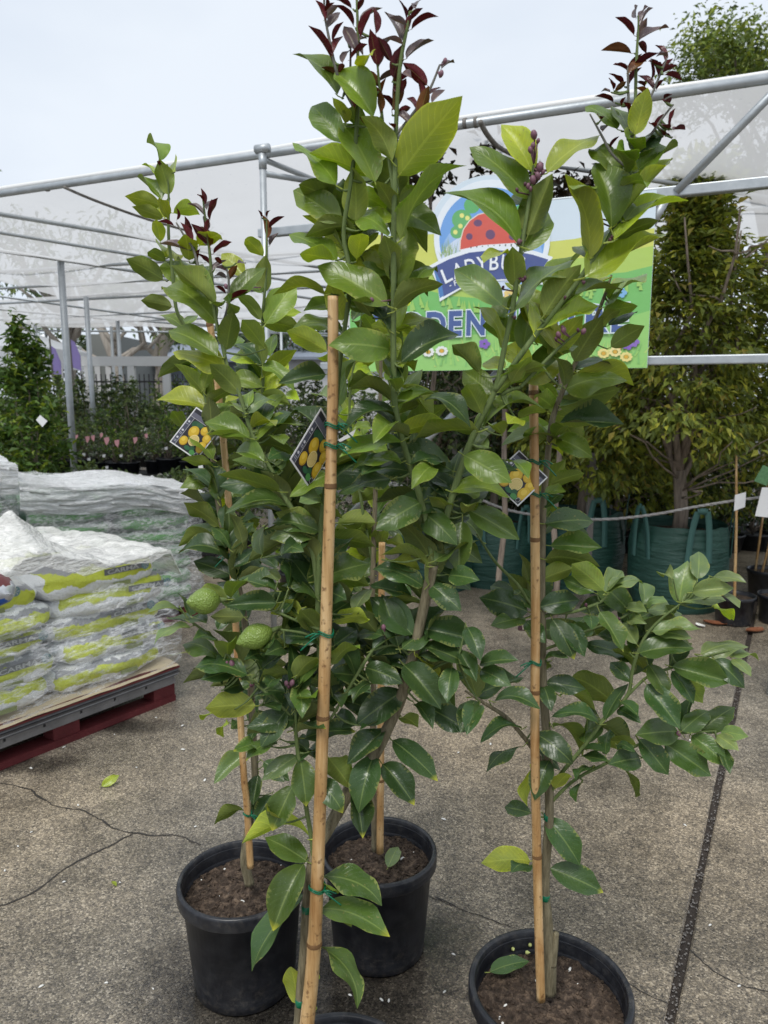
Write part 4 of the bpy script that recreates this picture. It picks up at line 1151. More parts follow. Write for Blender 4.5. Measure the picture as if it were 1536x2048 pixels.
def gum(x, Y, lean, label, seed, r=.16, top=640):
    rr = random.Random(seed); b = PY(x, 1024, Y); tp = PY(x, top, Y)
    t = empty('gum_tree', (b.x, Y, 0)); tag(t, label, 'tree')
    tm = MB(); tm.tube(smooth_line([Vector((0, 0, 0)), Vector((lean*.25, 0, tp.z*.4)), Vector((lean*.5, 0, tp.z*.75)), Vector((lean, 0, tp.z + 1.0))], 5), [r - r*.02*i for i in range(16)], 9)
    pts = []
    for k in range(10):
        s = Vector((lean*.4, 0, tp.z*(.6 + .05*k)))
        e = s + Vector((rr.uniform(-2.2, 2.2), rr.uniform(-1, 1), rr.uniform(.6, 2.6)))
        limb(tm, s, e, r*.5, .03, rr, .2, 6)
        pts += blob_pts(e, (.9, .9, .6), 110, rr, .6)
    tm.build('trunk', M_['gum_bark'], t, True)
    cm = MB(); leaf_cloud(cm, pts, .22, .3, GN, rr, droop=.6)
    tag(cm.build('crown', M_['foliage'], t), kind='stuff')
gum(158, 16.5, .05, 'slim pale gum trunk beside the purple flag', 61, .13)
gum(288, 20, -1.3, 'leaning pale gum tree beyond the white frame', 62, .14)
gum(318, 20.5, .6, 'thick pale gum trunk right of the leaning one', 63, .17)
for i, (x, y, Y, rx) in enumerate(((110, 690, 30, 2.4), (-40, 700, 34, 3.0), (420, 705, 33, 2.6), (560, 700, 31, 2.6), (660, 690, 34, 2.8), (780, 705, 30, 2.4), (940, 700, 30, 3), (1100, 690, 30, 3))):
    big_tree(x, y, Y, rx, rx*.7, 1500, DK, ['dark distant tree left of the grey shed', 'distant tree at the far left edge', 'distant tree above the pale blue building', 'distant tree behind the left lemon tree', 'distant tree behind the front stake', 'distant tree behind the sign, left', 'distant tree behind the sign, middle', 'distant tree behind the sign, right'][i], 300+i, .45, 'distant_tree')

# ---------------------------------------------------------------- pallets of bagged potting mix
def sack_mesh(name, lx, ly, lz, mat, seed):
    def fn_pt(d):
        x, y, z = d
        p = 4.0
        k = (abs(x)**p + abs(y)**p + abs(z)**3.0)**(-1/p)
        q = Vector((x*k*lx/2, y*k*ly/2, z*k*lz/2))
        w = .03*noise.noise(Vector((q.x*6 + seed, q.y*6, q.z*10))) + .014*noise.noise(Vector((q.x*18, q.y*18 + seed, q.z*26)))
        edge = max(0, abs(q.x)/(lx/2) - .8)*5
        q.z *= 1 - .45*min(1, edge)
        return q + Vector((w*.5, w, w*.7))
    bm_ = bmesh.new(); bmesh.ops.create_cube(bm_, size=2)
    bmesh.ops.subdivide_edges(bm_, edges=bm_.edges[:], cuts=7, use_grid_fill=True)
    for v in bm_.verts: v.co = fn_pt(v.co.normalized() if False else (v.co.x, v.co.y, v.co.z))
    me = bpy.data.meshes.new(name); bm_.to_mesh(me); bm_.free()
    me.materials.append(M_[mat]); me.polygons.foreach_set('use_smooth', [True]*len(me.polygons))
    return me
def pallet(M, w, d, label):
    t = empty('wooden_pallet'); t.matrix_world = M; tag(t, label, 'pallet')
    for i in range(7): MB().box((w*i/7+.004, 0, .118), (w*(i+1)/7-.008, d, .138)).build('deck_board', M_['weathered_timber'], t)
    for yy in (0, d/2-.03, d-.06): MB().box((0, yy, .094), (w, yy+.06, .1175)).build('bearer', M_['weathered_timber'], t)
    for yy in (0.0, d/2-.05, d-.11): MB().box((0.003, yy, .0), (w-.003, yy+.10, .032)).build('bottom_board', M_['red_timber'], t)
    for xx in (0, w/2-.05, w-.13):
        for yy in (0.004, d/2-.045, d-.094): MB().box((xx+.002, yy+.004, .0325), (xx+.128, yy+.09, .0935)).build('block', M_['red_timber'], t)
    return t
def frame2(p_left, p_right):
    x = (p_right - p_left); x.z = 0; L = x.length; x.normalize(); y = Vector((-x.y, x.x, 0))
    return Matrix(((x.x, y.x, 0, p_left.x), (x.y, y.y, 0, p_left.y), (0, 0, 1, 0), (0, 0, 0, 1))), L
A, B = PZ(0, 1542), PZ(353, 1400)
xd = (B-A).normalized(); A2 = B - xd*1.22
MF, LF = frame2(A2, B)
pallet(MF, LF, 1.15, 'weathered pallet with red painted edge boards under the lime green sacks')
# slip sheets and bottom board stack seen on the pallet front
st = empty('stacked_boards'); st.matrix_world = MF; tag(st, 'thin stack of grey weathered boards lying on the red pallet', 'boards')
for i in range(6):
    MB().box((-.008 + .006*(i % 2), -.016 - .006*((i*7) % 3), .139 + i*.0085), (LF + .004*(i % 3), 1.14, .1465 + i*.0085)).build('board', flat('sheet_%d' % i, [(.10, .10, .105), (.30, .30, .31), (.07, .065, .065), (.22, .22, .23), (.09, .085, .085), (.17, .03, .03)][i], .6, .3, 0, 14, .5, .3), st)
MB().box((-.004, -.014, .1905), (LF, 1.14, .203)).build('board', M_['red_timber'], st)
o = MB().grid(lambda u, v: Vector((u*LF, -.035 + v*1.15, .212 + .006*noise.noise(Vector((u*9, v*9, 2))) - (.016*max(0, .06-v)/.06 if v < .06 else 0))), 40, 24).build('slip_sheet', M_['slip_sheet'], None, True)
o.matrix_world = MF; tag(o, 'brown cardboard slip sheet under the lime green sacks', 'sheet')
sm_ = [sack_mesh('sack', .64, .50, .145, 'lime_sack', k*13) for k in range(4)]
zz0 = .28
flat('print_pale', (.42, .43, .42), .4); flat('print_grey', (.15, .155, .16), .4); flat('print_teal', (.13, .22, .24), .4); flat('slot_olive', (.22, .25, .10), .6)
txtv, txtf = letters('CARMA', 1.0, .02)
for lay in range(5):
    nx = 2
    for ix in range(nx):
        for iy in range(2):
            rr2 = random.Random(lay*10 + ix*3 + iy)
            cx_ = LF*(ix+.5)/nx + rr2.uniform(-.02, .02) + (.02 if lay % 2 else -.02)
            cy_ = .27 + iy*.52 + rr2.uniform(-.02, .02) - (.02 if iy == 0 else 0)
            cz_ = zz0 + lay*.108 + rr2.uniform(-.004, .004)
            names = ['bottom', 'second', 'middle', 'fourth', 'top'][lay]
            o = link('potting_mix_sack', sm_[(lay*3+ix+iy*2) % 4])
            o.matrix_world = MF @ Matrix.Translation((cx_, cy_, cz_)) @ Matrix.Rotation(rr2.uniform(-.05, .05), 4, 'Z') @ Matrix.Rotation(rr2.uniform(-.03, .03), 4, 'X') @ Matrix.Rotation(rr2.choice((0, math.pi)), 4, 'Z')
            rot = abs(o.matrix_world.to_euler().z)
            tag(o, 'white and lime printed sack, %s layer of the near pallet, %s %s' % (names, 'front' if iy == 0 else 'back', 'left' if ix == 0 else 'right'), 'sack', 'lime green sacks on the near pallet')
            if iy == 0 and lay > 0 and (lay*2 + ix) % 5 != 1:   # printed word and badge on the sack's near side
                lw = .17; ox = rr2.uniform(-.06, .05)
                w_ = max(v.x for v in txtv)
                mw = MB(); Mi = o.matrix_world.inverted() @ MF @ Matrix.Translation((cx_ + ox, cy_, cz_)) @ Matrix.Rotation(rr2.uniform(-.05, .05), 4, 'Y')
                mw.box((-.015, -.262, .020), (.20, -.2615, .048), 1, Mi)
                mw.add([Mi @ Vector((v.x/w_*lw, -.2628, .024 + v.y/w_*lw*.55)) for v in txtv], txtf, 0)
                cc = Matrix.Translation((.205, -.2640, .032)) @ Matrix.Rotation(R(90), 4, 'X')
                mw.lathe([(0, 0), (.020, 0), (.0215, -.001)], 16, 2, Mi @ cc)
                for q in range(6):
                    mw.add([Mi @ cc @ Vector(p) for p in ((0, 0, .0012), (.016*math.cos(q*1.047-.16), .016*math.sin(q*1.047-.16), .0012), (.016*math.cos(q*1.047+.16), .016*math.sin(q*1.047+.16), .0012))], [(0, 1, 2)], 0)
                mw.build('printed_label', [M_['print_pale'], M_['print_grey'], M_['print_teal']], o)
            if iy == 0:                               # carry-handle slot flap
                hm = MB(); Mi = o.matrix_world.inverted() @ MF @ Matrix.Translation((cx_, cy_, cz_))
                hm.box((.02, -.262, -.042), (.11, -.259, -.022), 0, Mi)
                hm.build('handle_slot', M_['slot_olive'], o)
# milky sheet lying over the near stack, with a tented fold
def drape(u, v):
    x, y = -.06 + u*(LF+.10), -.06 + v*1.2
    z = zz0 + 5*.108 - .035 + .02*noise.noise(Vector((x*5, y*5, 3)))
    pk_ = max(0, 1 - abs(x-.56)/.34)*max(0, 1-abs(y-.22)/.34)
    z += .24*pk_**1.1 + .05*max(0, noise.noise(Vector((x*3, y*2, 9))))
    z += .012*noise.noise(Vector((x*16, y*14, 1))) + .02*abs(noise.noise(Vector((x*7+y*5, y*3, 5))))
    if y < .02: z -= (.02-y)*(.35 + .5*noise.noise(Vector((x*6, 0, 4)))); y = -.035 - .012*abs(noise.noise(Vector((x*9, 1, 1))))
    if x > LF - .02: z -= (x-LF+.02)*2.2
    return Vector((x, y, z))
o = MB().grid(drape, 110, 80).build('plastic_sheet', M_['milky_film'], None, True)
o.matrix_world = MF; tag(o, 'milky plastic sheet lying tented over the lime green sacks', 'plastic sheet')
# torn film hanging down the front of the near stack
def skirt(u, v):
    x = u*LF
    n1 = noise.noise(Vector((x*5, v*4, 2))); n2 = noise.noise(Vector((x*13, v*9, 6)))
    z = .21 + (1-v)*(.46 + .06*noise.noise(Vector((x*3, 0, 11))))
    y = -.045 - .03*v*abs(math.sin(v*3)) - .02*n1 - .012*n2
    return Vector((x + .02*n1, y, max(z + .01*n2, .207)))
o = MB().grid(skirt, 90, 26).build('torn_film', M_['thin_film'], None, True)
o.matrix_world = MF; tag(o, 'torn clear film hanging down the front of the near sack stack', 'plastic film')
# corner of another printed bag poking in at the left edge
c = PY(-62, 1172, 2.55)
bb = empty('printed_bag', c); tag(bb, 'silver, blue and maroon printed bag poking in at the left edge', 'bag')
def bagpt(u, v, s):
    a = u*2*math.pi; x = (v-.5)
    rr_ = (1-abs(2*x)**3.5)**.6 if abs(x) < .5 else 0
    return Vector((x*.34, .09*rr_*math.cos(a), .062*rr_*math.sin(a))) + Vector((0, .004, .006))*noise.noise(Vector((x*30, a*3, s)))
bm2 = MB().grid(lambda u, v: bagpt(u, v, 1), 30, 40)
bo_ = bm2.build('bag_body', [M_['bag_silver'], M_['bag_blue'], M_['bag_maroon']], bb, True)
for p in bo_.data.polygons: p.material_index = 1 if p.center.z < -.012 else (2 if p.center.z > .032 else 0)
bb.rotation_euler = (0, R(8), R(-10))

# far pallets, fully wrapped
def wrapped(pl, pr, depth, h, label_p, label_f, seed, tilt=0.0):
    M, L = frame2(pl, pr)
    pallet(M, L, depth, label_p)
    ms = [sack_mesh('sack', L/2*.99, depth/2*.98, .135, 'green_sack', 40+seed*7+k) for k in range(3)]
    n = int((h-.16)/.10)
    for lay in range(n):
        for ix in range(2):
            rr3 = random.Random(seed*100 + lay*5 + ix)
            o = link('potting_mix_sack', ms[(lay+ix) % 3])
            o.matrix_world = M @ Matrix.Translation((L*(ix+.5)/2, depth*.25, .195 + lay*.10)) @ Matrix.Rotation(rr3.uniform(-.03, .03), 4, 'Z') @ Matrix.Rotation(rr3.choice((0, math.pi)), 4, 'Z')
            tag(o, 'green sack in film on the %s far pallet, layer %s from the ground, %s' % ('left' if seed == 1 else 'right', ORD[lay], 'front left' if ix == 0 else 'front right'), 'sack', 'green sacks on the %s far pallet' % ('left' if seed == 1 else 'right'))
    for lay in (n-1,):
        for ix in range(2):
            o = link('potting_mix_sack', ms[ix]); o.matrix_world = M @ Matrix.Translation((L*(ix+.5)/2, depth*.75, .195 + lay*.10))
            tag(o, 'green sack in film on top of the %s far pallet, %s' % ('left' if seed == 1 else 'right', 'back left' if ix == 0 else 'back right'), 'sack', 'green sacks on the %s far pallet' % ('left' if seed == 1 else 'right'))
    def shell(u, v):                                 # walls, then up and over the top
        per = 2*(L+depth); s = u*per; m_ = .035
        if s < L: p = Vector((s, -m_, 0))
        elif s < L+depth: p = Vector((L+m_, s-L, 0))
        elif s < 2*L+depth: p = Vector((2*L+depth-s, depth+m_, 0))
        else: p = Vector((-m_, per-s, 0))
        hh = .195 + n*.10 - .02
        c0 = Vector((L/2, depth/2, 0))
        if v < .7:
            z = .10 + (hh-.10)*v/.7; q = Vector((p.x, p.y, z))
            wr = .016*noise.noise(Vector((s*2.2 + z*5, z*26, seed))) + .012*noise.noise(Vector((s*9, z*8, seed+3)))
            d = (p-c0).normalized(); q += d*wr
        else:
            f = (v-.7)/.3; q = p.lerp(c0, f**.8)
            lump = .07*math.sin(min(1, f*3)*math.pi/2) + tilt*(.5 - p.lerp(c0, f).x/L)*min(1, f*2)
            q.z = hh + lump + (.035*noise.noise(Vector((q.x*5, q.y*5, seed))) + .03*abs(noise.noise(Vector((q.x*9 + q.y*3, q.y*11, seed+2)))))*min(1, f*4)
        return q
    o = MB().grid(shell, 200, 70).build('stretch_wrap', M_['stretch_film'], None, True)
    o.matrix_world = M; tag(o, label_f, 'plastic film')
    # thick bunched film collar along the upper edge
    hh = .195 + n*.10
    def collar(u, v):
        x = -.03 + u*(L+.06); f = v
        y = -.05 - .03*math.sin(f*math.pi) + .012*noise.noise(Vector((x*8, f*18, seed)))
        if f > .6: y += (f-.6)*1.3
        z = hh - .09 + .17*min(f, .6)/.6 + (f-.6)*.10*(f > .6) + .016*noise.noise(Vector((x*3 + f*9, f*24, seed+4))) + tilt*(.5-u)*.6 + .035*noise.noise(Vector((x*2.2, 0, seed+7)))
        return Vector((x, y, z))
    o2 = MB().grid(collar, 110, 40).build('film_collar', M_['bunched_film'], o, True)
mat_film('bunched_film', 0.26, (0.95, 0.96, 0.97), 14)
C1 = PZ(402, 1232); yd = Vector((.82, .57, 0))
C0 = C1 - Vector((math.cos(R(38)), math.sin(R(38)), 0))*1.1
wrapped(C0, C1, 1.1, .92, 'pallet under the right hand film wrapped stack', 'clear wrinkled film wrapped round the right far sack stack', 2, .22)
D1 = C0 - Vector((math.cos(R(38)), math.sin(R(38)), 0))*.06
D0 = D1 - Vector((math.cos(R(38)), math.sin(R(38)), 0))*1.2
wrapped(D0, D1, 1.1, 1.12, 'pallet under the left hand film wrapped stack', 'clear wrinkled film wrapped round the left far sack stack', 1, .12)
# ================================================================== lemon leaves
def leaf_mesh(name, curl, fold, wave, seed, twist=0.0):
    nt, ns = 14, 6
    rr = random.Random(seed); ph = rr.uniform(0, 6)
    prof, wmax = [], 0
    for i in range(nt+1):
        t = i/nt
        w = (max(t, .0)**.68)*((1-t)**.80)*(1 - .45*max(0, t-.72)/.28) if 0 < t < 1 else 0.0
        w *= 1 + .02*math.sin(t*19 + ph)
        prof.append(w); wmax = max(wmax, w)
    prof = [.5*w/wmax for w in prof]
    # centre line bends in the YZ plane
    cy, cz, th = [0.0], [0.0], .35*curl
    for i in range(nt):
        t = (i+.5)/nt; ang = .5*curl - curl*1.25*t + .12*math.sin(t*5 + ph)*curl
        cy.append(cy[-1] + math.cos(ang)/nt); cz.append(cz[-1] + math.sin(ang)/nt)
    L = math.hypot(cy[-1], cz[-1]); a = math.atan2(cz[-1], cy[-1]); ca, sa = math.cos(-a)/L, math.sin(-a)/L
    line = [(y*ca - z*sa, y*sa + z*ca) for y, z in zip(cy, cz)]
    V, F, MI, UV = [], [], [], []
    def pt(i, j, up):
        t = i/nt; s = (j/ns)*2 - 1
        y, z = line[i]
        x = prof[i]*s*(1 - .10*fold)
        z += fold*abs(s)*prof[i]*.75 + wave*math.sin(t*8.5 + ph + (1.7 if s > 0 else 0))*s*s*prof[i]
        z += twist*(t-.4)*s*prof[i]
        z += up*.006*(1-s*s)*min(1, 6*t*(1-t)+.1)
        return (x, y, z)
    for up in (1, -1):
        b = len(V)
        for i in range(nt+1):
            for j in range(ns+1): V.append(pt(i, j, up)); UV.append((j/ns, i/nt))
        for i in range(nt):
            for j in range(ns):
                q = (b+i*(ns+1)+j, b+i*(ns+1)+j+1, b+(i+1)*(ns+1)+j+1, b+(i+1)*(ns+1)+j)
                F.append(q if up > 0 else tuple(reversed(q))); MI.append(0 if up > 0 else 1)
    b = len(V)                                        # petiole
    for (y, r) in ((-.13, .011), (-.02, .010), (.05, .004)):
        for k in range(4):
            an = k*math.pi/2 + .785
            V.append((r*2.1*math.cos(an), y, r*math.sin(an) - .004 + (.03 if y < -.1 else 0))); UV.append((.5, 0))
    for i in range(2):
        for k in range(4): F.append((b+i*4+k, b+i*4+(k+1) % 4, b+(i+1)*4+(k+1) % 4, b+(i+1)*4+k)); MI.append(1)
    me = bpy.data.meshes.new(name)
    me.from_pydata(V, [], F)
    me.materials.append(M_['leaf_top']); me.materials.append(M_['leaf_under'])
    me.polygons.foreach_set('material_index', MI)
    me.polygons.foreach_set('use_smooth', [True]*len(F))
    uv = me.uv_layers.new(name='UVMap')
    buf = []
    for lp in me.loops: buf += UV[lp.vertex_index]
    uv.data.foreach_set('uv', buf)
    me.update()
    return me
LV = [leaf_mesh('leaf', *a) for a in ((.25, .14, .05, 1), (.45, .22, .08, 2), (.65, .18, .07, 3), (.35, .36, .05, 4), (.55, .12, .12, 5, .2), (.30, .20, .11, 6, -.25), (.80, .24, .06, 7), (.50, .28, .13, 8, .15), (.95, .50, .10, 9, .3), (.20, .60, .16, 10, -.2), (.70, -.12, .14, 14, .35), (1.05, .15, .18, 15, -.4), (.15, .42, .20, 16, .5), (.60, .05, .20, 17, -.1))]
LARCH = [leaf_mesh('leaf', *a) for a in ((1.25, .2, .08, 11), (1.45, .18, .12, 12, .25), (1.2, .28, .06, 13, -.2))]
LRED = [leaf_mesh('leaf', *a) for a in ((.25, .35, .03, 21), (.55, .4, .04, 22), (.4, .3, .08, 23, .2), (.15, .45, .03, 24))]
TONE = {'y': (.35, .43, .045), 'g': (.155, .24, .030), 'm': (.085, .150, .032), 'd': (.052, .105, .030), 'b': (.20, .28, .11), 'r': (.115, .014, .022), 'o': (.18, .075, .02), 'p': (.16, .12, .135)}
TILE = {'T1': (560, 0, 3.84), 'T2': (560, 300, 3.84), 'T3': (560, 600, 3.84), 'T4': (560, 900, 3.84), 'T5': (560, 1200, 3.84), 'T6': (400, 1450, 3.072),
        'T7': (880, 200, 3.072), 'T8': (880, 550, 3.072), 'U1': (930, 950, 2.56), 'U2': (240, 270, 3.84), 'U3': (300, 600, 3.84), 'U4': (290, 950, 3.84),
        'U5': (290, 1250, 3.84), 'U8': (1180, 0, 6.023), 'V': (900, 1080, 2.415), 'W': (860, 1560, 2.272)}
CAMP = Vector((0, 0, CAMZ))

class Tree:
    def __init__(s, label, rim_px, rim_r, seed):
        s.c = PZ(rim_px[0], rim_px[1], .30)
        s.root = empty('potted_lemon_tree', (s.c.x, s.c.y, 0))
        tag(s.root, label, 'lemon tree', 'potted lemon trees')
        s.T = Matrix.Translation((-s.c.x, -s.c.y, 0))
        s.rr = random.Random(seed); s.samp = []; s.tw = MB(); s.n = 0
        s.pot(rim_r)
    def pot(s, r):
        h = .30
        prof = [(0, .004), (r*.70, .004), (r*.74, 0), (r*.79, .006), (r*.80, .03), (r*.915, h*.86), (r*.935, h*.865), (r*.995, h*.875), (r*1.0, h*.885), (r*1.0, h*.975), (r*.99, h*.992), (r*.975, h), (r*.935, h), (r*.92, h*.99), (r*.915, h*.95)]
        for k in range(9): prof += [(r*(.912 - .002*k), h*(.945 - .011*k)), (r*(.905 - .002*k), h*(.941 - .011*k))]
        prof += [(r*.88, h*.80)]
        MB().lathe(prof, 64).build('pot', M_['black_plastic'], s.root, True)
        sd = s.rr.uniform(0, 40); rs = r*.905; zs = h*.845
        s.zs = zs
        def fn(u, v):
            a = u*2*math.pi; x, y = rs*v*math.cos(a), rs*v*math.sin(a)
            return Vector((x, y, zs + .010*noise.noise(Vector((x*18 + sd, y*18, 0))) + .006*noise.noise(Vector((x*60, y*60 + sd, 2))) + .004*noise.noise(Vector((x*150, y*150, sd))) - .008*v*v))
        MB().grid(fn, 110, 40).build('soil', M_['potting_mix'], s.root, True)
        cm, pm_ = MB(), MB()
        for k in range(520):
            a, q = s.rr.uniform(0, 6.283), rs*math.sqrt(s.rr.random())*.97; x, y = q*math.cos(a), q*math.sin(a)
            sz = s.rr.uniform(.0016, .005)*(.8 if k % 47 == 0 else 1); z = zs + .010*noise.noise(Vector((x*18 + sd, y*18, 0))) - .008*(q/rs)**2 + sz*.5
            M = Matrix.Translation((x, y, z)) @ Matrix.Rotation(s.rr.uniform(0, 6), 4, 'Z') @ Matrix.Diagonal((s.rr.uniform(.8, 2.6), 1, .7, 1))
            (pm_ if k % 47 == 0 else cm).lathe([(0, -sz), (sz*.9, -sz*.3), (sz*.7, sz*.5), (0, sz)], 5, M=M)
        tag(cm.build('bark_crumbs', M_['potting_mix'], s.root), kind='stuff')
        tag(pm_.build('perlite', M_['perlite'], s.root), kind='stuff')
    def branch(s, pts, mat='green_stem', name='branch'):
        """pts: x, y (photo px), distance Y, radius"""
        sm = smooth_line([Vector(p) for p in pts], 6)
        w3 = [PY(p[0], p[1], p[2]) for p in sm]
        rad = [max(.0011, p[3]*(.82 if mat == 'green_stem' else 1)) for p in sm]
        wig = [q + Vector((noise.noise(q*9)*.002, noise.noise(q*9 + Vector((5, 0, 0)))*.002, 0)) for q in w3]
        MB().tube([s.T @ q for q in wig], [r*(1 + .10*noise.noise(q*45)) for r, q in zip(rad, w3)], 9).build(name, M_[mat], s.root, True)
        for p, q in zip(sm, w3): s.samp.append((p[0], p[1], p[2], q))
    def near(s, x, y):
        return min(s.samp, key=lambda q: (q[0]-x)**2 + (q[1]-y)**2)
    def put(s, bx, by, tx, ty, w, side, tone, arch=False, dY=0.0, tip=False):
        rr = s.rr
        nb = s.near(bx, by); Y = nb[2] + dY + rr.uniform(-.012, .012)
        rb, rt = ray(bx, by), ray(tx, ty)
        db = Y/rb.y; pb = CAMP + rb*db
        p0 = CAMP + rt*db; l = max(.006, (p0-pb).length)
        up = (by-ty)/max(1, math.hypot(tx-bx, ty-by))
        sg = (1 if side == 't' else -1)*(1 if up > .15 else (-1 if up < -.15 else rr.choice((-1, 1))))
        red = tone in 'rop'
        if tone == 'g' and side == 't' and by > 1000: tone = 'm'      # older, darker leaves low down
        dz = l*rr.uniform(.12, .45)
        want = .03 if red else .082
        if l < want: dz = max(dz, .75*math.sqrt(want*want - l*l))
        pt = CAMP + rt*(db + sg*dz)
        a = pt-pb; L = a.length; a.normalize()
        e = (CAMP - pb).normalized(); ep = e - a*e.dot(a); ep.normalize()
        wt = w*(1.0 if red else 1.12)/FPX*db
        c = min(.97, max(.30, wt/(.46*L)*rr.uniform(.85, 1.0)))
        Wd = min(max(wt/c, (.16 if red else .30)*L), (.42 if red else .56)*L)
        sv = a.cross(ep); q = math.sqrt(1-c*c)
        n0 = ep*(c if side == 't' else -c)
        n = max((n0 + sv*q, n0 - sv*q), key=lambda k: k.z)
        X = a.cross(n)
        M = Matrix(((X.x*Wd, a.x*L, n.x*L, pb.x), (X.y*Wd, a.y*L, n.y*L, pb.y), (X.z*Wd, a.z*L, n.z*L, pb.z), (0, 0, 0, 1)))
        me = rr.choice(LRED if red else (LARCH if arch else LV))
        o = link('leaf', me, s.root, s.T @ M)
        col = TONE[tone]; k = rr.uniform(.85, 1.15); h = rr.uniform(-.08, .08)
        o.color = (col[0]*k*(1+h), col[1]*k, col[2]*k, .3 if tip else 1.0)
        s.n += 1
        d = math.hypot(nb[0]-bx, nb[1]-by)
        if d > 9:
            A = s.T @ nb[3]; B = s.T @ (pb - a*L*.10)
            mid = A.lerp(B, .5) + Vector((0, 0, -.10*(B-A).length))
            MB().tube(smooth_line([A, mid, B], 4), [.0020]*5 + [.0013]*4, 5).build('twig', M_['green_stem'], s.root, True)
        return o
    def leaves(s, tile, txt):
        ox, oy, sc = TILE[tile]
        for it in txt.split(';'):
            f = it.split()
            if not f: continue
            bx, by, tx, ty, w = [float(k)/sc for k in f[:5]]
            code = f[5]
            s.put(bx+ox, by+oy, tx+ox, ty+oy, w, code[0], code[1], 'a' in code[2:], (.035 if 'k' in code[2:] else 0) - (.03 if 'f' in code[2:] else 0), 'T' in code)
    def fill(s, y0, y1, n, tones, x0=0, x1=1536, L=(85, 125), dy=(.05, .13)):
        """more leaves on the far side of the shoots"""
        c = [q for q in s.samp if y0 < q[1] < y1 and x0 < q[0] < x1]
        for k in range(n):
            q = s.rr.choice(c); a = s.rr.uniform(-2.6, -.5) if s.rr.random() < .55 else s.rr.uniform(-.6, .9)*(1 if s.rr.random() < .5 else 1) + s.rr.choice((0, math.pi))
            l = s.rr.uniform(*L)*1.2/q[2]
            s.put(q[0], q[1], q[0] + l*math.cos(a), q[1] + l*math.sin(a), l*s.rr.uniform(.22, .45), s.rr.choice('ttu'), s.rr.choice(tones), False, s.rr.uniform(*dy))
    def tips(s, x0, x1, y0, y1, n):
        c = [q for q in s.samp if y0 < q[1] < y1 and x0 < q[0] < x1]
        for k in range(n):
            q = s.rr.choice(c); a = s.rr.uniform(-2.9, -.25); l = s.rr.uniform(28, 52)
            s.put(q[0], q[1], q[0] + l*math.cos(a), q[1] + l*math.sin(a), l*s.rr.uniform(.25, .42), s.rr.choice('utu'), s.rr.choice('rrrop'), False, s.rr.uniform(-.02, .04))
    def stake(s, pts, nodes):
        sm = smooth_line([Vector(p) for p in pts], 10)
        w3 = [PY(p[0], p[1], p[2]) for p in sm]
        rad = [p[3] for p in sm]
        for ny in nodes:                              # swollen joints
            for i, p in enumerate(sm):
                d = abs(p[1]-ny)
                if d < 14: rad[i] = rad[i]*(1 + .10*(1-d/14))
        st = MB().tube([s.T @ q for q in w3], rad, 14).build('bamboo_stake', M_['bamboo'], s.root, True)
        for ny in nodes:
            i = min(range(len(sm)), key=lambda k: abs(sm[k][1]-ny)); q = PY(sm[i][0] + (ny-sm[i][1])*(sm[min(i+1, len(sm)-1)][0]-sm[i-1][0])/max(1, abs(sm[min(i+1, len(sm)-1)][1]-sm[i-1][1]))*0, ny, sm[i][2])
            q.x = w3[i].x
            r = rad[i]
            MB().lathe([(r*.98, -.004), (r*1.07, -.0015), (r*1.02, 0), (r*1.06, .0022), (r*.98, .005)], 16, M=s.T @ Matrix.Translation(q)).build('stake_joint', M_['node_brown'], st, True)
        s.stk = list(zip(sm, w3, rad))
    def tie(s, x, y, tail=1, on='stake', k=1.25):
        sm, w3, r = min(s.stk, key=lambda q: abs(q[0][1]-y))
        if on == 'stem':
            nb = s.near(x, y); c = nb[3]; r = .0095
            MB().lathe([(r*.9, -.007), (r*1.05, -.006), (r*1.05, .006), (r*.9, .007)], 14, M=s.T @ Matrix.Translation(c)).build('tie', M_['tie_green'], s.root, True)
            return
        c = PY(sm[0], y, sm[2]); c.x = w3.x
        m = MB(); c = s.T @ c
        for dz in (0, .0035):
            m.tube([c + Vector((math.cos(a*.3142)*r*k, math.sin(a*.3142)*r*k, dz + .003*math.sin(a*.3142*2))) for a in range(21)], .0013, 5, cap=False)
        if tail:
            for q in range(3):
                e = c + Vector((tail*(r*k + .012 + .008*q), -.012, -.004 - .010*q + .012*(q == 1)))
                m.tube(smooth_line([c + Vector((tail*r*k*.8, -r*k*.7, .002)), c.lerp(e, .6) + Vector((0, -.006, .006)), e], 4), .0013, 5)
        m.build('tie', M_['tie_green'], s.root, True)
    def card(s, px, Ys):
        q = [PY(x, y, Y) for (x, y), Y in zip(px, Ys)]       # P0 top corner, P1, P2, P3
        o_, eu, ev = q[0], q[3]-q[0], q[1]-q[0]
        n = ev.cross(eu).normalized()
        if n.dot(CAMP - o_) < 0: n = -n
        def S(u, v, k): return s.T @ (o_ + eu*u + ev*v + n*k)
        m = MB(); vv = [S(u, v, k) for k in (.0004, -.0004) for u, v in ((0, 0), (0, 1), (1, 1), (1, 0))]
        ff = [(0, 1, 2, 3), (7, 6, 5, 4)] + [(i, 4+i, 4+(i+1) % 4, (i+1) % 4) for i in range(4)]
        o = m.add(vv, ff).build('plant_tag', M_['white_card'], s.root)
        p = MB(); lay = [0]
        asp = ev.length/eu.length
        def poly(pts, col):
            lay[0] += 1; p.col = col
            P = [S(min(max(u, .035), .965), min(max(v, .03), .97), .0005 + .000035*lay[0]) for u, v in pts]
            p.add(P, [tuple(range(len(P)))])
        def ell(u, v, ru, rv, col, k=20): poly([(u + ru*math.cos(2*math.pi*i/k), v + rv*math.sin(2*math.pi*i/k)/asp*1.0) for i in range(k)], col)
        poly([(.035, .03), (.965, .03), (.965, .97), (.035, .97)], (.028, .028, .035))
        poly([(.035, .12), (.965, .12), (.965, .225), (.035, .225)], (.14, .14, .18))
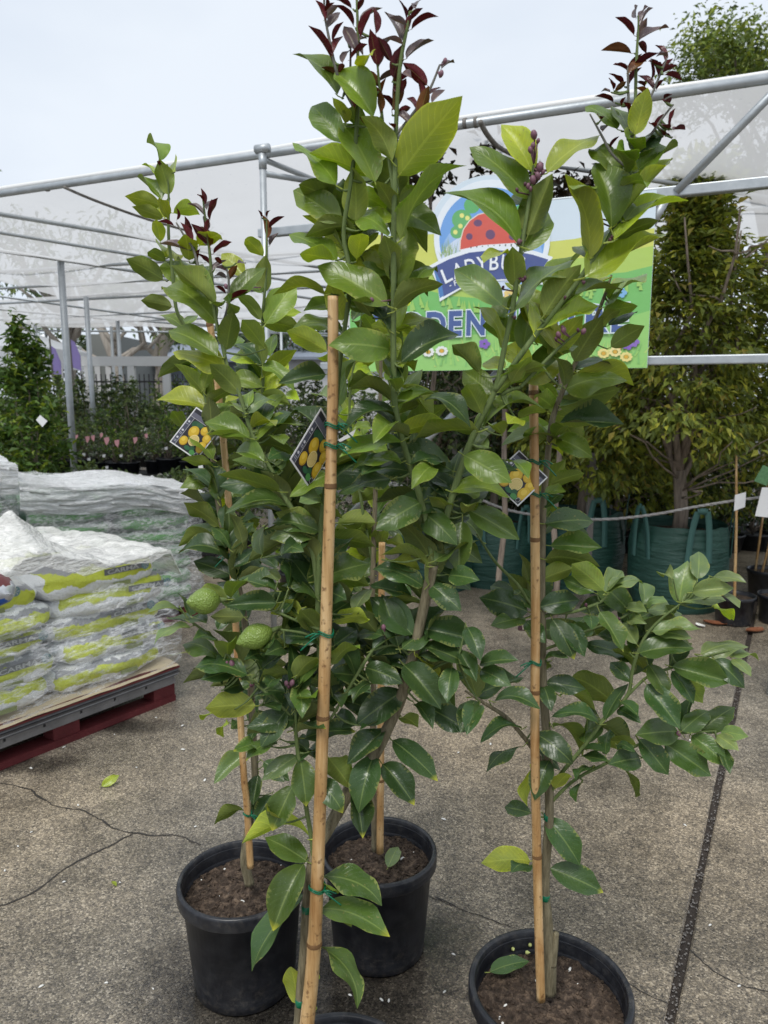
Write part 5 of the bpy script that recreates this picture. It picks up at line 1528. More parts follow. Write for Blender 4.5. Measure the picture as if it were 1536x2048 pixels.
        poly([(.035, .235), (.165, .235), (.165, .97), (.035, .97)], (.075, .08, .11))
        poly([(.30, .03), (.31, .03), (.31, .12), (.30, .12)], (.5, .5, .55))
        poly([(.035, .228), (.965, .228), (.965, .236), (.035, .236)], (.6, .6, .62))
        poly([(.166, .236), (.176, .236), (.176, .97), (.166, .97)], (.6, .6, .62))
        for k, v in enumerate((.36, .60, .80)): ell(.10, v, .035, .035, (.62, .62, .66), 12)
        for v in (.42, .66, .69, .87, .90): poly([(.06, v), (.14, v), (.14, v+.012), (.06, v+.012)], (.45, .45, .5))
        for k in range(5): poly([(.55+k*.07, .15), (.60+k*.07, .15), (.60+k*.07, .20), (.55+k*.07, .20)], (.5, .5, .55))
        ell(.33, .34, .13, .12, (.03, .10, .045)); ell(.45, .30, .12, .08, (.05, .13, .06))
        Yl, Yd, Yp = (.66, .44, .035), (.45, .27, .02), (.80, .68, .30)
        for (u, v, r, rv) in ((.67, .35, .13, .15), (.41, .50, .16, .20), (.86, .47, .13, .16), (.32, .79, .13, .16), (.88, .70, .15, .20)):
            ell(u, v, r, rv, Yd); ell(u-.012, v-.012, r*.88, rv*.88, Yl); ell(u-.03, v-.03, r*.45, rv*.45, (.78, .56, .08))
        ell(.57, .66, .155, .19, Yp); ell(.57, .66, .135, .165, (.66, .50, .17))
        for k in range(9):
            a = k*.698; poly([(.57, .66), (.57+.115*math.cos(a-.28), .66+.14*math.sin(a-.28)/asp), (.57+.115*math.cos(a+.28), .66+.14*math.sin(a+.28)/asp)], (.72, .57, .22))
        for (u, v, a, b_, c) in ((.54, .88, .10, .07, (.03, .13, .06)), (.68, .83, .08, .09, (.025, .10, .045)), (.74, .91, .09, .08, (.08, .27, .07))): ell(u, v, a, b_, c)
        ell(.88, .90, .05, .07, (.55, .55, .55)); ell(.88, .90, .042, .06, (.02, .02, .025))
        p.build('printed_picture', M_['print'], o)
        return o
    def buds(s, lst, k=1.0):
        for (x, y, r) in lst:
            nb = s.near(x, y); c = s.T @ PY(x, y, nb[2] - .012)
            m = MB(); rr = s.rr
            ax = Vector((rr.uniform(-.5, .5), rr.uniform(-.5, .2), 1)).normalized()
            Mq = ax.to_track_quat('Z', 'Y').to_matrix().to_4x4()
            rw = r*.82*nb[2]/FPX
            m.lathe([(0, -rw*1.3), (rw*.6, -rw*1.05), (rw*1.0, -rw*.2), (rw*.95, rw*.5), (rw*.55, rw*1.2), (0, rw*1.45)], 9, M=Matrix.Translation(c) @ Mq)
            m.tube([c - ax*rw*1.2, (c - ax*rw*1.2).lerp(s.T @ nb[3], .9)], .0012, 5)
            m.build('flower_bud', M_['bud_purple' if r > 4.2 else 'bud_dark'], s.root, True)
    def lemon(s, c_px, stem_px, tip_px, r_px):
        nb = s.near(*stem_px)
        c = PY(c_px[0], c_px[1], nb[2] - .02); a = PY(stem_px[0], stem_px[1], nb[2] - .01); t = PY(tip_px[0], tip_px[1], nb[2] - .045)
        ax = (t - a).normalized(); ln = (t-a).length; r = r_px*nb[2]/FPX
        Mq = s.T @ Matrix.Translation(a) @ ax.to_track_quat('Z', 'Y').to_matrix().to_4x4()
        prof = []
        for i in range(25):
            f = i/24; w = math.sin(math.pi*min(1, f*1.10))**.62 if f < .86 else 0
            if f >= .80:
                g_ = (f-.80)/.20; w = math.sin(math.pi*.88)**.62*(1-g_)**1.1*.9 + .16*math.sqrt(max(0, 1-g_))*(g_ > .0)
            prof.append((max(0, r*w), ln*f))
        prof[0] = (0, 0); prof[-1] = (0, ln)
        m = MB().lathe(prof, 28, M=Mq)
        o = m.build('lemon', M_['green_lemon_skin'], s.root, True)
        st = MB().tube([Mq @ Vector((0, 0, .002)), Mq @ Vector((0, 0, -.012)), s.T @ nb[3]], [.005, .003, .0025], 7)
        st.build('fruit_stalk', M_['green_stem'], o, True)
    def end(s):
        pass
flat('node_brown', (.16, .085, .035), .6, .3, 0, 80, .4)

# ------------------------------------------------------------------ left tree
A = Tree('potted lemon tree at left, in the black pot nearest the sacks', (484, 1752), .168, 1)
A.branch([(499, 1768, 1.74, .013), (490, 1715, 1.74, .0125), (496, 1660, 1.745, .0105), (508, 1600, 1.75, .0095), (510, 1540, 1.75, .0092), (505, 1450, 1.75, .009), (500, 1350, 1.75, .0088), (490, 1250, 1.75, .0085), (474, 1160, 1.75, .008), (458, 1090, 1.75, .0075), (444, 1049, 1.75, .0072), (432, 976, 1.74, .007), (424, 890, 1.73, .0066), (416, 816, 1.72, .006)], 'citrus_bark', 'trunk')
A.branch([(416, 816, 1.72, .006), (395, 730, 1.72, .0055), (370, 655, 1.71, .005), (352, 613, 1.70, .0048), (342, 520, 1.70, .0042), (337, 470, 1.69, .004), (338, 395, 1.69, .003), (335, 330, 1.69, .002)])
A.branch([(474, 1160, 1.75, .006), (498, 1000, 1.76, .0058), (515, 880, 1.75, .0055), (524, 787, 1.74, .005), (525, 717, 1.73, .005), (525, 635, 1.72, .0045), (529, 588, 1.71, .004), (534, 491, 1.71, .003), (534, 440, 1.71, .002)])
A.stake([(501, 1735, 1.715, .0086), (493, 1601, 1.715, .0085), (485, 1510, 1.71, .0083), (457, 1002, 1.70, .0078), (422, 662, 1.69, .0074), (405, 630, 1.69, .0072)], (650, 1120, 1420))
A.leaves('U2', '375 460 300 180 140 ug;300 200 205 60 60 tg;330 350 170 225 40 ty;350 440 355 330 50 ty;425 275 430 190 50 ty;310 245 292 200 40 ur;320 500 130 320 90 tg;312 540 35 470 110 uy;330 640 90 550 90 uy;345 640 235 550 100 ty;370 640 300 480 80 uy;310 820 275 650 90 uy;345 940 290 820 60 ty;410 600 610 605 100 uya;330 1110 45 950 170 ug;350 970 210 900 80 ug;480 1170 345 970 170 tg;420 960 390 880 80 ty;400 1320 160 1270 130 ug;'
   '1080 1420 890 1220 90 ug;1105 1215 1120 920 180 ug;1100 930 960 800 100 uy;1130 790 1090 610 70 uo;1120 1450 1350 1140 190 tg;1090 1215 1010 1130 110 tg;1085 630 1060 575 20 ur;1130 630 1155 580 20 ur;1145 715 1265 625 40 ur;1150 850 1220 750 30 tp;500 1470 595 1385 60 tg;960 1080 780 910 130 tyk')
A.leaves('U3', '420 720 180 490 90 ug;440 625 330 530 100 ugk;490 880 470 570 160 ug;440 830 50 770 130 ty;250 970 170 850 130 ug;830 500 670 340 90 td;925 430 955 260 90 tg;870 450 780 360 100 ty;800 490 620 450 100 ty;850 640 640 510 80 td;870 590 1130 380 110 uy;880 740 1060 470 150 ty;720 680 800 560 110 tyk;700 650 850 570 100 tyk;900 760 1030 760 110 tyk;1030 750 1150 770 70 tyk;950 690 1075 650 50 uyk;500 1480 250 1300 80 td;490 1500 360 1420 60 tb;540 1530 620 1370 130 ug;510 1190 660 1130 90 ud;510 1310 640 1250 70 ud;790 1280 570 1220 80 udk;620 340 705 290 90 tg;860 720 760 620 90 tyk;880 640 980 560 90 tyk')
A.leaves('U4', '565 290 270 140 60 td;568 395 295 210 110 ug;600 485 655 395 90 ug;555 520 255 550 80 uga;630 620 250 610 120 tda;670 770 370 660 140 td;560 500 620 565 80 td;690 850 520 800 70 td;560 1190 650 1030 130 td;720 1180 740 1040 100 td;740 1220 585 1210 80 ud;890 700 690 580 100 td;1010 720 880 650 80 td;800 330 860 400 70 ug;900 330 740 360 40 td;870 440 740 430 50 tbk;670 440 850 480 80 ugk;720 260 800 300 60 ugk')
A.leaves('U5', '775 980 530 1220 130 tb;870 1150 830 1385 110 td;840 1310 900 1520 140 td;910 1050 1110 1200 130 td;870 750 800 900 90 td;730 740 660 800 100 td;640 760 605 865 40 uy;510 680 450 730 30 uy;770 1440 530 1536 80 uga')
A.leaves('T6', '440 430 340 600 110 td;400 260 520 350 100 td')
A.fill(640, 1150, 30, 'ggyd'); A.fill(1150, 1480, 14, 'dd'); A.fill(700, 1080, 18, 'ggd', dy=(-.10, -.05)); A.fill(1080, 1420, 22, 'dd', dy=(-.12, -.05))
A.card([(392.7, 813.6), (339, 883.5), (393.8, 921), (447, 851)], (1.66, 1.66, 1.655, 1.655))
A.tie(430, 833, 1); A.tie(450, 1112, -1); A.tie(500, 1628, 1); A.buds([(414, 555, 8), (452, 573, 5), (524, 1195, 4), (515, 1100, 6)])
A.end()

# ------------------------------------------------------------------ rear tree
C = Tree('potted lemon tree at the back, its pot between the left and front ones', (757, 1696), .163, 3)
C.branch([(751, 1700, 1.885, .011), (748, 1600, 1.885, .0095), (745, 1500, 1.885, .0085), (747, 1400, 1.885, .008), (745, 1250, 1.885, .0075), (746, 1130, 1.88, .007), (748, 1050, 1.88, .0065), (752, 950, 1.87, .006), (760, 850, 1.86, .005), (762, 700, 1.85, .0045), (766, 560, 1.84, .004), (764, 470, 1.83, .003), (762, 420, 1.83, .002)], 'citrus_bark', 'trunk')
C.branch([(746, 1130, 1.88, .005), (725, 1020, 1.88, .005), (706, 900, 1.87, .0045), (700, 790, 1.86, .004), (722, 640, 1.85, .003), (728, 560, 1.85, .002)])
C.stake([(760, 1705, 1.86, .0100), (762, 1400, 1.86, .0098), (763, 1200, 1.855, .0088), (764, 1085, 1.85, .0086)], (1560, 1250))
C.leaves('T2', '840 1050 740 920 100 ty;840 1060 800 960 90 ty;770 850 650 800 110 ty;780 900 670 940 60 tg;760 540 850 420 90 ty;700 540 790 400 110 tg;730 480 760 330 90 ty;850 500 960 370 60 ty;810 620 840 500 70 uy;850 1390 700 1340 110 uy;890 1440 1050 1350 100 uy;720 1380 640 1260 90 ug;560 1310 630 1250 80 td;940 1250 985 1200 60 uy;930 1180 1000 1080 60 uy;920 1100 1040 1050 50 ty')
C.leaves('T3', '430 420 500 630 160 uy;580 520 720 430 100 uy;700 560 560 600 110 ty;660 520 560 560 90 ty;460 870 645 905 170 uy;640 1040 600 960 60 tg;700 980 560 1000 70 tg;560 1060 640 1040 60 ty;460 1280 520 1200 90 ug;560 1300 480 1420 130 ug;720 1130 830 1160 80 tg')
C.leaves('T4', '440 560 735 560 170 ug;640 1000 715 830 110 tg;480 980 590 870 100 ty;540 1100 480 950 90 uy;1010 1120 820 1010 80 tg;640 330 560 420 110 ug;740 300 620 400 90 ug;830 260 700 380 110 ug;650 700 540 640 70 tg;700 660 620 600 90 ug;760 750 730 610 90 ug;770 740 800 620 90 ug;820 690 960 750 80 ug;430 640 520 620 70 ug;560 930 430 880 90 ty;520 1090 620 1030 90 td;470 1010 430 960 80 tb;620 1080 540 1020 80 tb')
C.leaves('T5', '620 300 680 420 60 td;560 600 660 560 90 td;640 700 560 800 80 td;700 350 620 300 90 td;880 500 760 440 100 td;620 560 690 640 70 tb')
C.fill(560, 1150, 40, 'yygg'); C.fill(1100, 1400, 16, 'dd')
c_ = hang_card('plant_tag', [(676, 880), (712, 858), (706, 872), (680, 884)], 1.84, 'white_card', 'cream tag glimpsed behind the front bamboo stake')
C.end()

# ------------------------------------------------------------------ front tree
B = Tree('tallest potted lemon tree in the middle front with the thick stake', (672, 2173), .170, 2)
B.branch([(588, 2150, 1.19, .0105), (598, 2040, 1.19, .0100), (607, 1930, 1.19, .0095), (613, 1830, 1.19, .009), (618, 1760, 1.195, .009), (630, 1705, 1.205, .0095), (656, 1660, 1.22, .0110), (700, 1580, 1.24, .012), (751, 1505, 1.25, .0115), (800, 1400, 1.24, .010), (824, 1317, 1.22, .0095), (850, 1200, 1.21, .009), (866, 1130, 1.20, .0088)], 'citrus_bark', 'trunk')
B.branch([(866, 1130, 1.20, .0068), (852, 1050, 1.20, .0066), (836, 985, 1.19, .0064), (820, 935, 1.18, .0062), (800, 865, 1.17, .006), (789, 780, 1.16, .0058), (787, 600, 1.15, .0054), (788, 480, 1.14, .005), (790, 400, 1.13, .0048), (793, 250, 1.13, .004), (800, 130, 1.12, .0034), (812, 60, 1.12, .0028), (818, 25, 1.12, .0018)])
B.branch([(790, 400, 1.14, .003), (775, 300, 1.14, .0028), (766, 242, 1.14, .0026), (757, 150, 1.14, .0022), (752, 108, 1.14, .0016)])
B.branch([(636, 1500, 1.20, .0062), (640, 1400, 1.20, .0062), (636, 1186, 1.19, .006), (639, 1080, 1.19, .0056), (650, 976, 1.18, .0052), (668, 860, 1.18, .0048), (680, 720, 1.17, .0046), (698, 560, 1.17, .0044), (688, 470, 1.17, .0042), (700, 380, 1.16, .004), (714, 250, 1.16, .0036), (716, 154, 1.15, .003), (714, 21, 1.15, .0024), (712, -30, 1.15, .002)])
B.branch([(716, 230, 1.16, .0024), (690, 180, 1.16, .0024), (673, 141, 1.15, .0022), (650, 39, 1.15, .0018), (648, -10, 1.15, .0015)], 'purple_stem')
B.branch([(714, 220, 1.165, .002), (702, 151, 1.165, .002), (701, 95, 1.165, .0014)], 'purple_stem')
B.branch([(793, 270, 1.13, .0022), (840, 210, 1.13, .0022), (862, 175, 1.13, .002), (880, 130, 1.13, .0015)], 'purple_stem')
B.branch([(636, 1200, 1.19, .0052), (626, 1120, 1.19, .005), (610, 1078, 1.195, .005), (589, 1028, 1.20, .005), (558, 976, 1.21, .0048), (545, 944, 1.21, .0046), (506, 876, 1.23, .0044), (480, 793, 1.24, .0042), (456, 735, 1.25, .004), (446, 690, 1.26, .0038), (433, 640, 1.26, .0036), (425, 570, 1.26, .0032), (420, 504, 1.26, .0028), (412, 440, 1.26, .0022), (406, 395, 1.26, .0016)])
B.branch([(428, 600, 1.26, .0024), (405, 560, 1.26, .0024), (388, 500, 1.26, .002), (372, 475, 1.26, .0018), (354, 445, 1.26, .0014)], 'purple_stem')
B.branch([(440, 660, 1.26, .0024), (455, 620, 1.26, .0024), (458, 560, 1.26, .002), (453, 535, 1.26, .0016)], 'purple_stem')
B.branch([(866, 1130, 1.20, .0076), (885, 1060, 1.205, .0074), (900, 1004, 1.205, .0072), (935, 901, 1.20, .0066), (968, 827, 1.19, .0062), (991, 775, 1.18, .0058), (1008, 700, 1.175, .0052), (1023, 631, 1.17, .005), (1030, 583, 1.17, .0046), (1045, 480, 1.17, .004), (1060, 390, 1.17, .0034), (1068, 330, 1.17, .002)])
B.branch([(988, 782, 1.18, .0054), (1040, 712, 1.17, .0054), (1082, 657, 1.17, .0052), (1153, 566, 1.16, .0048), (1195, 505, 1.16, .0046), (1235, 447, 1.16, .0044), (1255, 380, 1.155, .004), (1261, 330, 1.15, .0038), (1270, 230, 1.15, .0030), (1274, 120, 1.15, .0026), (1277, 50, 1.15, .0016), (1276, 30, 1.15, .0012)])
B.branch([(1040, 775, 1.18, .0036), (1062, 752, 1.18, .0034), (1088, 726, 1.175, .0032), (1120, 694, 1.17, .0028), (1150, 668, 1.165, .0022), (1170, 656, 1.165, .0014)])
B.branch([(1000, 790, 1.19, .004), (1020, 780, 1.185, .0038), (1040, 775, 1.18, .0036)])
B.branch([(1264, 300, 1.15, .002), (1258, 207, 1.15, .002), (1257, 146, 1.15, .0016), (1255, 130, 1.15, .0012)], 'purple_stem')
B.branch([(1270, 230, 1.15, .0018), (1300, 195, 1.15, .0018), (1320, 150, 1.15, .0016), (1334, 116, 1.15, .0012)], 'purple_stem')
B.branch([(1264, 310, 1.155, .0022), (1300, 270, 1.155, .002), (1325, 235, 1.155, .0018), (1346, 209, 1.155, .0014)], 'purple_stem')
B.branch([(1258, 340, 1.16, .002), (1225, 310, 1.16, .002), (1205, 275, 1.16, .0018), (1180, 228, 1.16, .0012)], 'purple_stem')
B.branch([(640, 1260, 1.185, .0034), (590, 1240, 1.18, .003), (550, 1223, 1.18, .0028), (500, 1208, 1.18, .0026), (462, 1199, 1.18, .0024)])
B.branch([(640, 1275, 1.185, .003), (600, 1265, 1.18, .0028), (556, 1259, 1.18, .0026)])
B.branch([(627, 1720, 1.20, .0052), (620, 1660, 1.195, .005), (613, 1616, 1.19, .0048), (605, 1550, 1.19, .0046), (595, 1505, 1.185, .0044), (587, 1450, 1.185, .004), (560, 1410, 1.185, .0034), (510, 1365, 1.185, .003), (465, 1320, 1.19, .0028), (430, 1278, 1.19, .0026), (381, 1242, 1.19, .0022), (357, 1212, 1.19, .0016)])
B.branch([(592, 1490, 1.185, .003), (590, 1430, 1.18, .003), (582, 1375, 1.18, .0022)])
B.branch([(800, 1400, 1.24, .004), (835, 1360, 1.22, .0036), (880, 1330, 1.20, .003), (915, 1320, 1.19, .002)])
B.branch([(745, 1300, 1.21, .0036), (720, 1340, 1.21, .0034), (690, 1390, 1.21, .003), (660, 1440, 1.2, .003)])
B.branch([(824, 1317, 1.22, .003), (790, 1290, 1.22, .003), (745, 1300, 1.21, .0032)])
B.stake([(602, 2180, 1.17, .0138), (614, 2048, 1.168, .0134), (625, 1938, 1.167, .0128), (634, 1775, 1.165, .0115), (646, 1440, 1.16, .0102), (655, 1150, 1.15, .0096), (663, 900, 1.143, .0088), (666, 750, 1.14, .0084), (666, 592, 1.135, .0080)], (972, 1434, 1886))
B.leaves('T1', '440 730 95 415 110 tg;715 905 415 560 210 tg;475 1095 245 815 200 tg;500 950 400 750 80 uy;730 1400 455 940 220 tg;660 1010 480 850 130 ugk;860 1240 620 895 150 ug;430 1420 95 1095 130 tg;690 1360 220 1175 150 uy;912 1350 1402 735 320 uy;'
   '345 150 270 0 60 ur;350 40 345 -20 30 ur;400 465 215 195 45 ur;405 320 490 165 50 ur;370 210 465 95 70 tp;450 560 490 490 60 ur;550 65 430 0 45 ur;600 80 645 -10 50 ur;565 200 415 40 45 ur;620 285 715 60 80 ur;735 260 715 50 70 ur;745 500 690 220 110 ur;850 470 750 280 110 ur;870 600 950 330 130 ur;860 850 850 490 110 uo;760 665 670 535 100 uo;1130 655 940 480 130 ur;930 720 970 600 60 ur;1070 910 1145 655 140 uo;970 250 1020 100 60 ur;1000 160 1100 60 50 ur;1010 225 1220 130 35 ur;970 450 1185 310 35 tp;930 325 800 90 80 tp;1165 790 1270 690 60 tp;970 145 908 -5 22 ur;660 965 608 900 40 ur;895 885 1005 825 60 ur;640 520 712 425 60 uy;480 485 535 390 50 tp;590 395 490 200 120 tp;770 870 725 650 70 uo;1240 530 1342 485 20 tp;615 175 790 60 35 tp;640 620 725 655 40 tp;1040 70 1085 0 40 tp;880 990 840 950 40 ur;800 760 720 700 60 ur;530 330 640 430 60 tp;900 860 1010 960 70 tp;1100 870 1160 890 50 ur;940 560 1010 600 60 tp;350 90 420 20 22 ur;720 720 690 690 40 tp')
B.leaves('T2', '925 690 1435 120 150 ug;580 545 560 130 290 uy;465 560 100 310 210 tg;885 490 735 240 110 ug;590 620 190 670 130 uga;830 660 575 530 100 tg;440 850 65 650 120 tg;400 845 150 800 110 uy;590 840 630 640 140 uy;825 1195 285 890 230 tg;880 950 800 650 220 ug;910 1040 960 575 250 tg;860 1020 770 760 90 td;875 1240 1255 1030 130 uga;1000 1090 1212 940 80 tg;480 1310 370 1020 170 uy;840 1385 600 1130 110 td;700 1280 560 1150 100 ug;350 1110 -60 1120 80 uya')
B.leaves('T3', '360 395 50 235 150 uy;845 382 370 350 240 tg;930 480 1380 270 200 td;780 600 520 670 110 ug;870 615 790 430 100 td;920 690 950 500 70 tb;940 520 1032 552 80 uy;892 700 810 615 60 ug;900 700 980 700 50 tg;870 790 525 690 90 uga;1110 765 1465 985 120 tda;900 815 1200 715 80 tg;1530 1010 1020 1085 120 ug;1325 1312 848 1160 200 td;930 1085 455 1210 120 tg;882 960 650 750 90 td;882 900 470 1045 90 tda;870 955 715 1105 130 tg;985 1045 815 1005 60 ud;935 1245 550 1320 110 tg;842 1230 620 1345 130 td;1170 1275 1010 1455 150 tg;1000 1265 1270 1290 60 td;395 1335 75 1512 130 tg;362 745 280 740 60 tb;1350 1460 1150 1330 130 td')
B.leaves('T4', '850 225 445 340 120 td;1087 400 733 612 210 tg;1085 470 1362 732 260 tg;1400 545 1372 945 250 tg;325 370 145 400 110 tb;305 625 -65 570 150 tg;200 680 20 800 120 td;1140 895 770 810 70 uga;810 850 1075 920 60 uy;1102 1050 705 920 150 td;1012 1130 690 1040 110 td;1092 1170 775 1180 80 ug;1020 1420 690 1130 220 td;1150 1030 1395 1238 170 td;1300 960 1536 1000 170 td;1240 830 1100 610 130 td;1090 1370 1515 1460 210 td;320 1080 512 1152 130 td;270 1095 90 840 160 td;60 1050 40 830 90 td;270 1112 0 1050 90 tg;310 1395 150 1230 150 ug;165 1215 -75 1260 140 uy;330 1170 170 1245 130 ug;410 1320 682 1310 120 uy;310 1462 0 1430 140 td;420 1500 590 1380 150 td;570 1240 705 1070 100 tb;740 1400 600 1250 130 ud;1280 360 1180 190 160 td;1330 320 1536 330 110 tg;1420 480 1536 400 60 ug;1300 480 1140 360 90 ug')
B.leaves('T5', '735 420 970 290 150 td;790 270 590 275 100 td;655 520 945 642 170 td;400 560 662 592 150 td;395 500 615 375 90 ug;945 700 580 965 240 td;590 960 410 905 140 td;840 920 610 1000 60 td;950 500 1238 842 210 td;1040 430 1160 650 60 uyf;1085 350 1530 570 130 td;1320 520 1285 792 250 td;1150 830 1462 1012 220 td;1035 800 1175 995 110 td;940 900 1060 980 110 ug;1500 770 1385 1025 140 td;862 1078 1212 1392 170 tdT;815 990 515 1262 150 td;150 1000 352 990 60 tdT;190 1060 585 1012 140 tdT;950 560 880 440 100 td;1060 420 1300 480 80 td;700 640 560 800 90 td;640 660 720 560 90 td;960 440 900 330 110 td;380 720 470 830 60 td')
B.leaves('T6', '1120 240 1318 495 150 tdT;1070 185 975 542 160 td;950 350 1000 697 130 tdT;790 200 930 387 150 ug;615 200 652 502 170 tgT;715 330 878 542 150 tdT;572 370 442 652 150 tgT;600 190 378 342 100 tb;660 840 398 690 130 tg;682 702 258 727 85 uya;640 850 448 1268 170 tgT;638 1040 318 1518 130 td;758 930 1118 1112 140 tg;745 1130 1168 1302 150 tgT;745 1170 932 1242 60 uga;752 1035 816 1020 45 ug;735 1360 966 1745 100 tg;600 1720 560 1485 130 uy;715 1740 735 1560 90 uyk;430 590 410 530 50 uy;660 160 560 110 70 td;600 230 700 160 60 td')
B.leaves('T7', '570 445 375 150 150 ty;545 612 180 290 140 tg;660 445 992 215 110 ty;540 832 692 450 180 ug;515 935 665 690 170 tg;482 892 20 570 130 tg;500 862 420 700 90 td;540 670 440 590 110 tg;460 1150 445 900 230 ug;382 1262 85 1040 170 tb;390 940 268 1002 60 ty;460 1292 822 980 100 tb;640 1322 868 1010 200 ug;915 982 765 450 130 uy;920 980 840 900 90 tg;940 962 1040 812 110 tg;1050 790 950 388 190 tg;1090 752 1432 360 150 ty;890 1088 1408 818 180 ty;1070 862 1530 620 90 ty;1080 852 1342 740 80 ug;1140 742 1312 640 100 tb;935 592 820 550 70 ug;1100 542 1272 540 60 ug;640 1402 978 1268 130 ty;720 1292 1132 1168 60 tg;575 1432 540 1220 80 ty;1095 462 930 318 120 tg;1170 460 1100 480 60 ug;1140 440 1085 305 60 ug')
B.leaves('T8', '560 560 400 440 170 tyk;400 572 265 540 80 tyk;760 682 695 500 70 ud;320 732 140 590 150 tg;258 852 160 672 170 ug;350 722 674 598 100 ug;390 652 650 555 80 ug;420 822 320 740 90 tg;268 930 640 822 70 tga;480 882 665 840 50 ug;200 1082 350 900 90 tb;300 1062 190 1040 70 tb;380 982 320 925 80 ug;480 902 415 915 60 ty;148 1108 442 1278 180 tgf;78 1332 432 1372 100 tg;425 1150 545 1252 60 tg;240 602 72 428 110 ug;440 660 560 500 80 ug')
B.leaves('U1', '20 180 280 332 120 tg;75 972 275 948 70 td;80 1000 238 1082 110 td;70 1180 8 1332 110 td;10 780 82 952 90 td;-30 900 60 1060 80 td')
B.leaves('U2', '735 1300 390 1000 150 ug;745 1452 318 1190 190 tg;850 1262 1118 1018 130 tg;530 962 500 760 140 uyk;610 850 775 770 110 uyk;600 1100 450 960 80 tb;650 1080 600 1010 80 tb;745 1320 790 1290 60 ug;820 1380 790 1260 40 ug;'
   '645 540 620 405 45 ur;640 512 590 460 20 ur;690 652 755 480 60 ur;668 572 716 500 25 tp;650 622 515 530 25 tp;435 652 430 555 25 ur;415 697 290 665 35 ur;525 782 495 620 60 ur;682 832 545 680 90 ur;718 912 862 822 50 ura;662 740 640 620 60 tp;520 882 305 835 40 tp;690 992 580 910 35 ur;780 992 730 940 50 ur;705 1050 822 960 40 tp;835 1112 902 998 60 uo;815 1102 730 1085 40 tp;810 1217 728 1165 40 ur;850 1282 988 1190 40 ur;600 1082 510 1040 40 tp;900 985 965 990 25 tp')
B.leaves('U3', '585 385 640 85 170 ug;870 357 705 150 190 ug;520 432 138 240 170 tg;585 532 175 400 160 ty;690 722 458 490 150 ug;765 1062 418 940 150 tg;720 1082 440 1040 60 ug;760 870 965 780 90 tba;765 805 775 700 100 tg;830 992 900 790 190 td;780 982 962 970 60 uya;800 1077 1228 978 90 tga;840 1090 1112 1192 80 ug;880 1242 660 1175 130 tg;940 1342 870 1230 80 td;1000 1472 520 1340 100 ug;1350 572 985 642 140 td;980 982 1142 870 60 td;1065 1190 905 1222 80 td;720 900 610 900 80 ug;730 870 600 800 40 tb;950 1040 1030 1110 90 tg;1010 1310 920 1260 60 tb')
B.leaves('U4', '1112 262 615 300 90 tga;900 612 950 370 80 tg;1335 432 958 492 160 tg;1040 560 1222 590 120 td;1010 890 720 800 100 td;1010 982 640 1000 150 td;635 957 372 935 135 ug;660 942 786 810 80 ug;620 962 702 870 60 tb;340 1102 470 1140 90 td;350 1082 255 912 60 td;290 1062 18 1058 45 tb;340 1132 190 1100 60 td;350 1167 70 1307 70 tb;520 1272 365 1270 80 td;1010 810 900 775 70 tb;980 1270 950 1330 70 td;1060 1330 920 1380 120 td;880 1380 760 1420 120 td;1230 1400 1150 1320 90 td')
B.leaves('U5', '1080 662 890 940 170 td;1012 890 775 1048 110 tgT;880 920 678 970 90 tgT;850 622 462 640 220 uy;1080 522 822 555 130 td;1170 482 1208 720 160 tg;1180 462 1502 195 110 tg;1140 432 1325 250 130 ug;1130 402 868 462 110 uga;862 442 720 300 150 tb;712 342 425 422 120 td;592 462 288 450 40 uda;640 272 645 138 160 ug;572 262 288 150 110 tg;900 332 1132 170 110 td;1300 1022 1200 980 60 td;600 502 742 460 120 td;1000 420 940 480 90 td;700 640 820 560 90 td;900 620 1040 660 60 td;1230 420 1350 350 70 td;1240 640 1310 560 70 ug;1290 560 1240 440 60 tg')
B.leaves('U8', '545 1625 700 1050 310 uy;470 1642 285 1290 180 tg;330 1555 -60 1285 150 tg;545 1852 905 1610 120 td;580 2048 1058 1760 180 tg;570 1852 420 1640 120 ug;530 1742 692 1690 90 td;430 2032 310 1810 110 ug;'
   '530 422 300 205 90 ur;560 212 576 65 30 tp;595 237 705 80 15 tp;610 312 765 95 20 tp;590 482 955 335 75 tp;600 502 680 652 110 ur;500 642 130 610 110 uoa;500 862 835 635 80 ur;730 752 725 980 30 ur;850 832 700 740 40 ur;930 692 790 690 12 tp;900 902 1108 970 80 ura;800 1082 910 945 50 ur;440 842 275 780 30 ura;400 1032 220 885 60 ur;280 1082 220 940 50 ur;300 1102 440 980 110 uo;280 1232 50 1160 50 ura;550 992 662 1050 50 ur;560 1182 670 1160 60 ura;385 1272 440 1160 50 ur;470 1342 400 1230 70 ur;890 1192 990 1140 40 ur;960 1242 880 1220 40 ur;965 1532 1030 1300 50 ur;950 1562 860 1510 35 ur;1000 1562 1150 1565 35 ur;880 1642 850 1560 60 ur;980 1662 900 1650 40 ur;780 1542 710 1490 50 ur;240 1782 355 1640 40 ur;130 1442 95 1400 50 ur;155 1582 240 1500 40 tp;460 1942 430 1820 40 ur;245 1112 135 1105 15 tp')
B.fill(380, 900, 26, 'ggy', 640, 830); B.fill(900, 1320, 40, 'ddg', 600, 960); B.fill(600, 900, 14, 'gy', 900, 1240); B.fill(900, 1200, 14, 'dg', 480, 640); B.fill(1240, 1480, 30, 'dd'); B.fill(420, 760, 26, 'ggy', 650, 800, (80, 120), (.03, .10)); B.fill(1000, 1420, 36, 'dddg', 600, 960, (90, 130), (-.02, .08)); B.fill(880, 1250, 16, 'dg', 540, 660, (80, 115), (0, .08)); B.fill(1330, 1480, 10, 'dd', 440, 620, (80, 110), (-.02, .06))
B.tips(640, 860, 20, 250, 26); B.tips(1180, 1350, 60, 260, 12); B.tips(350, 470, 400, 560, 6)
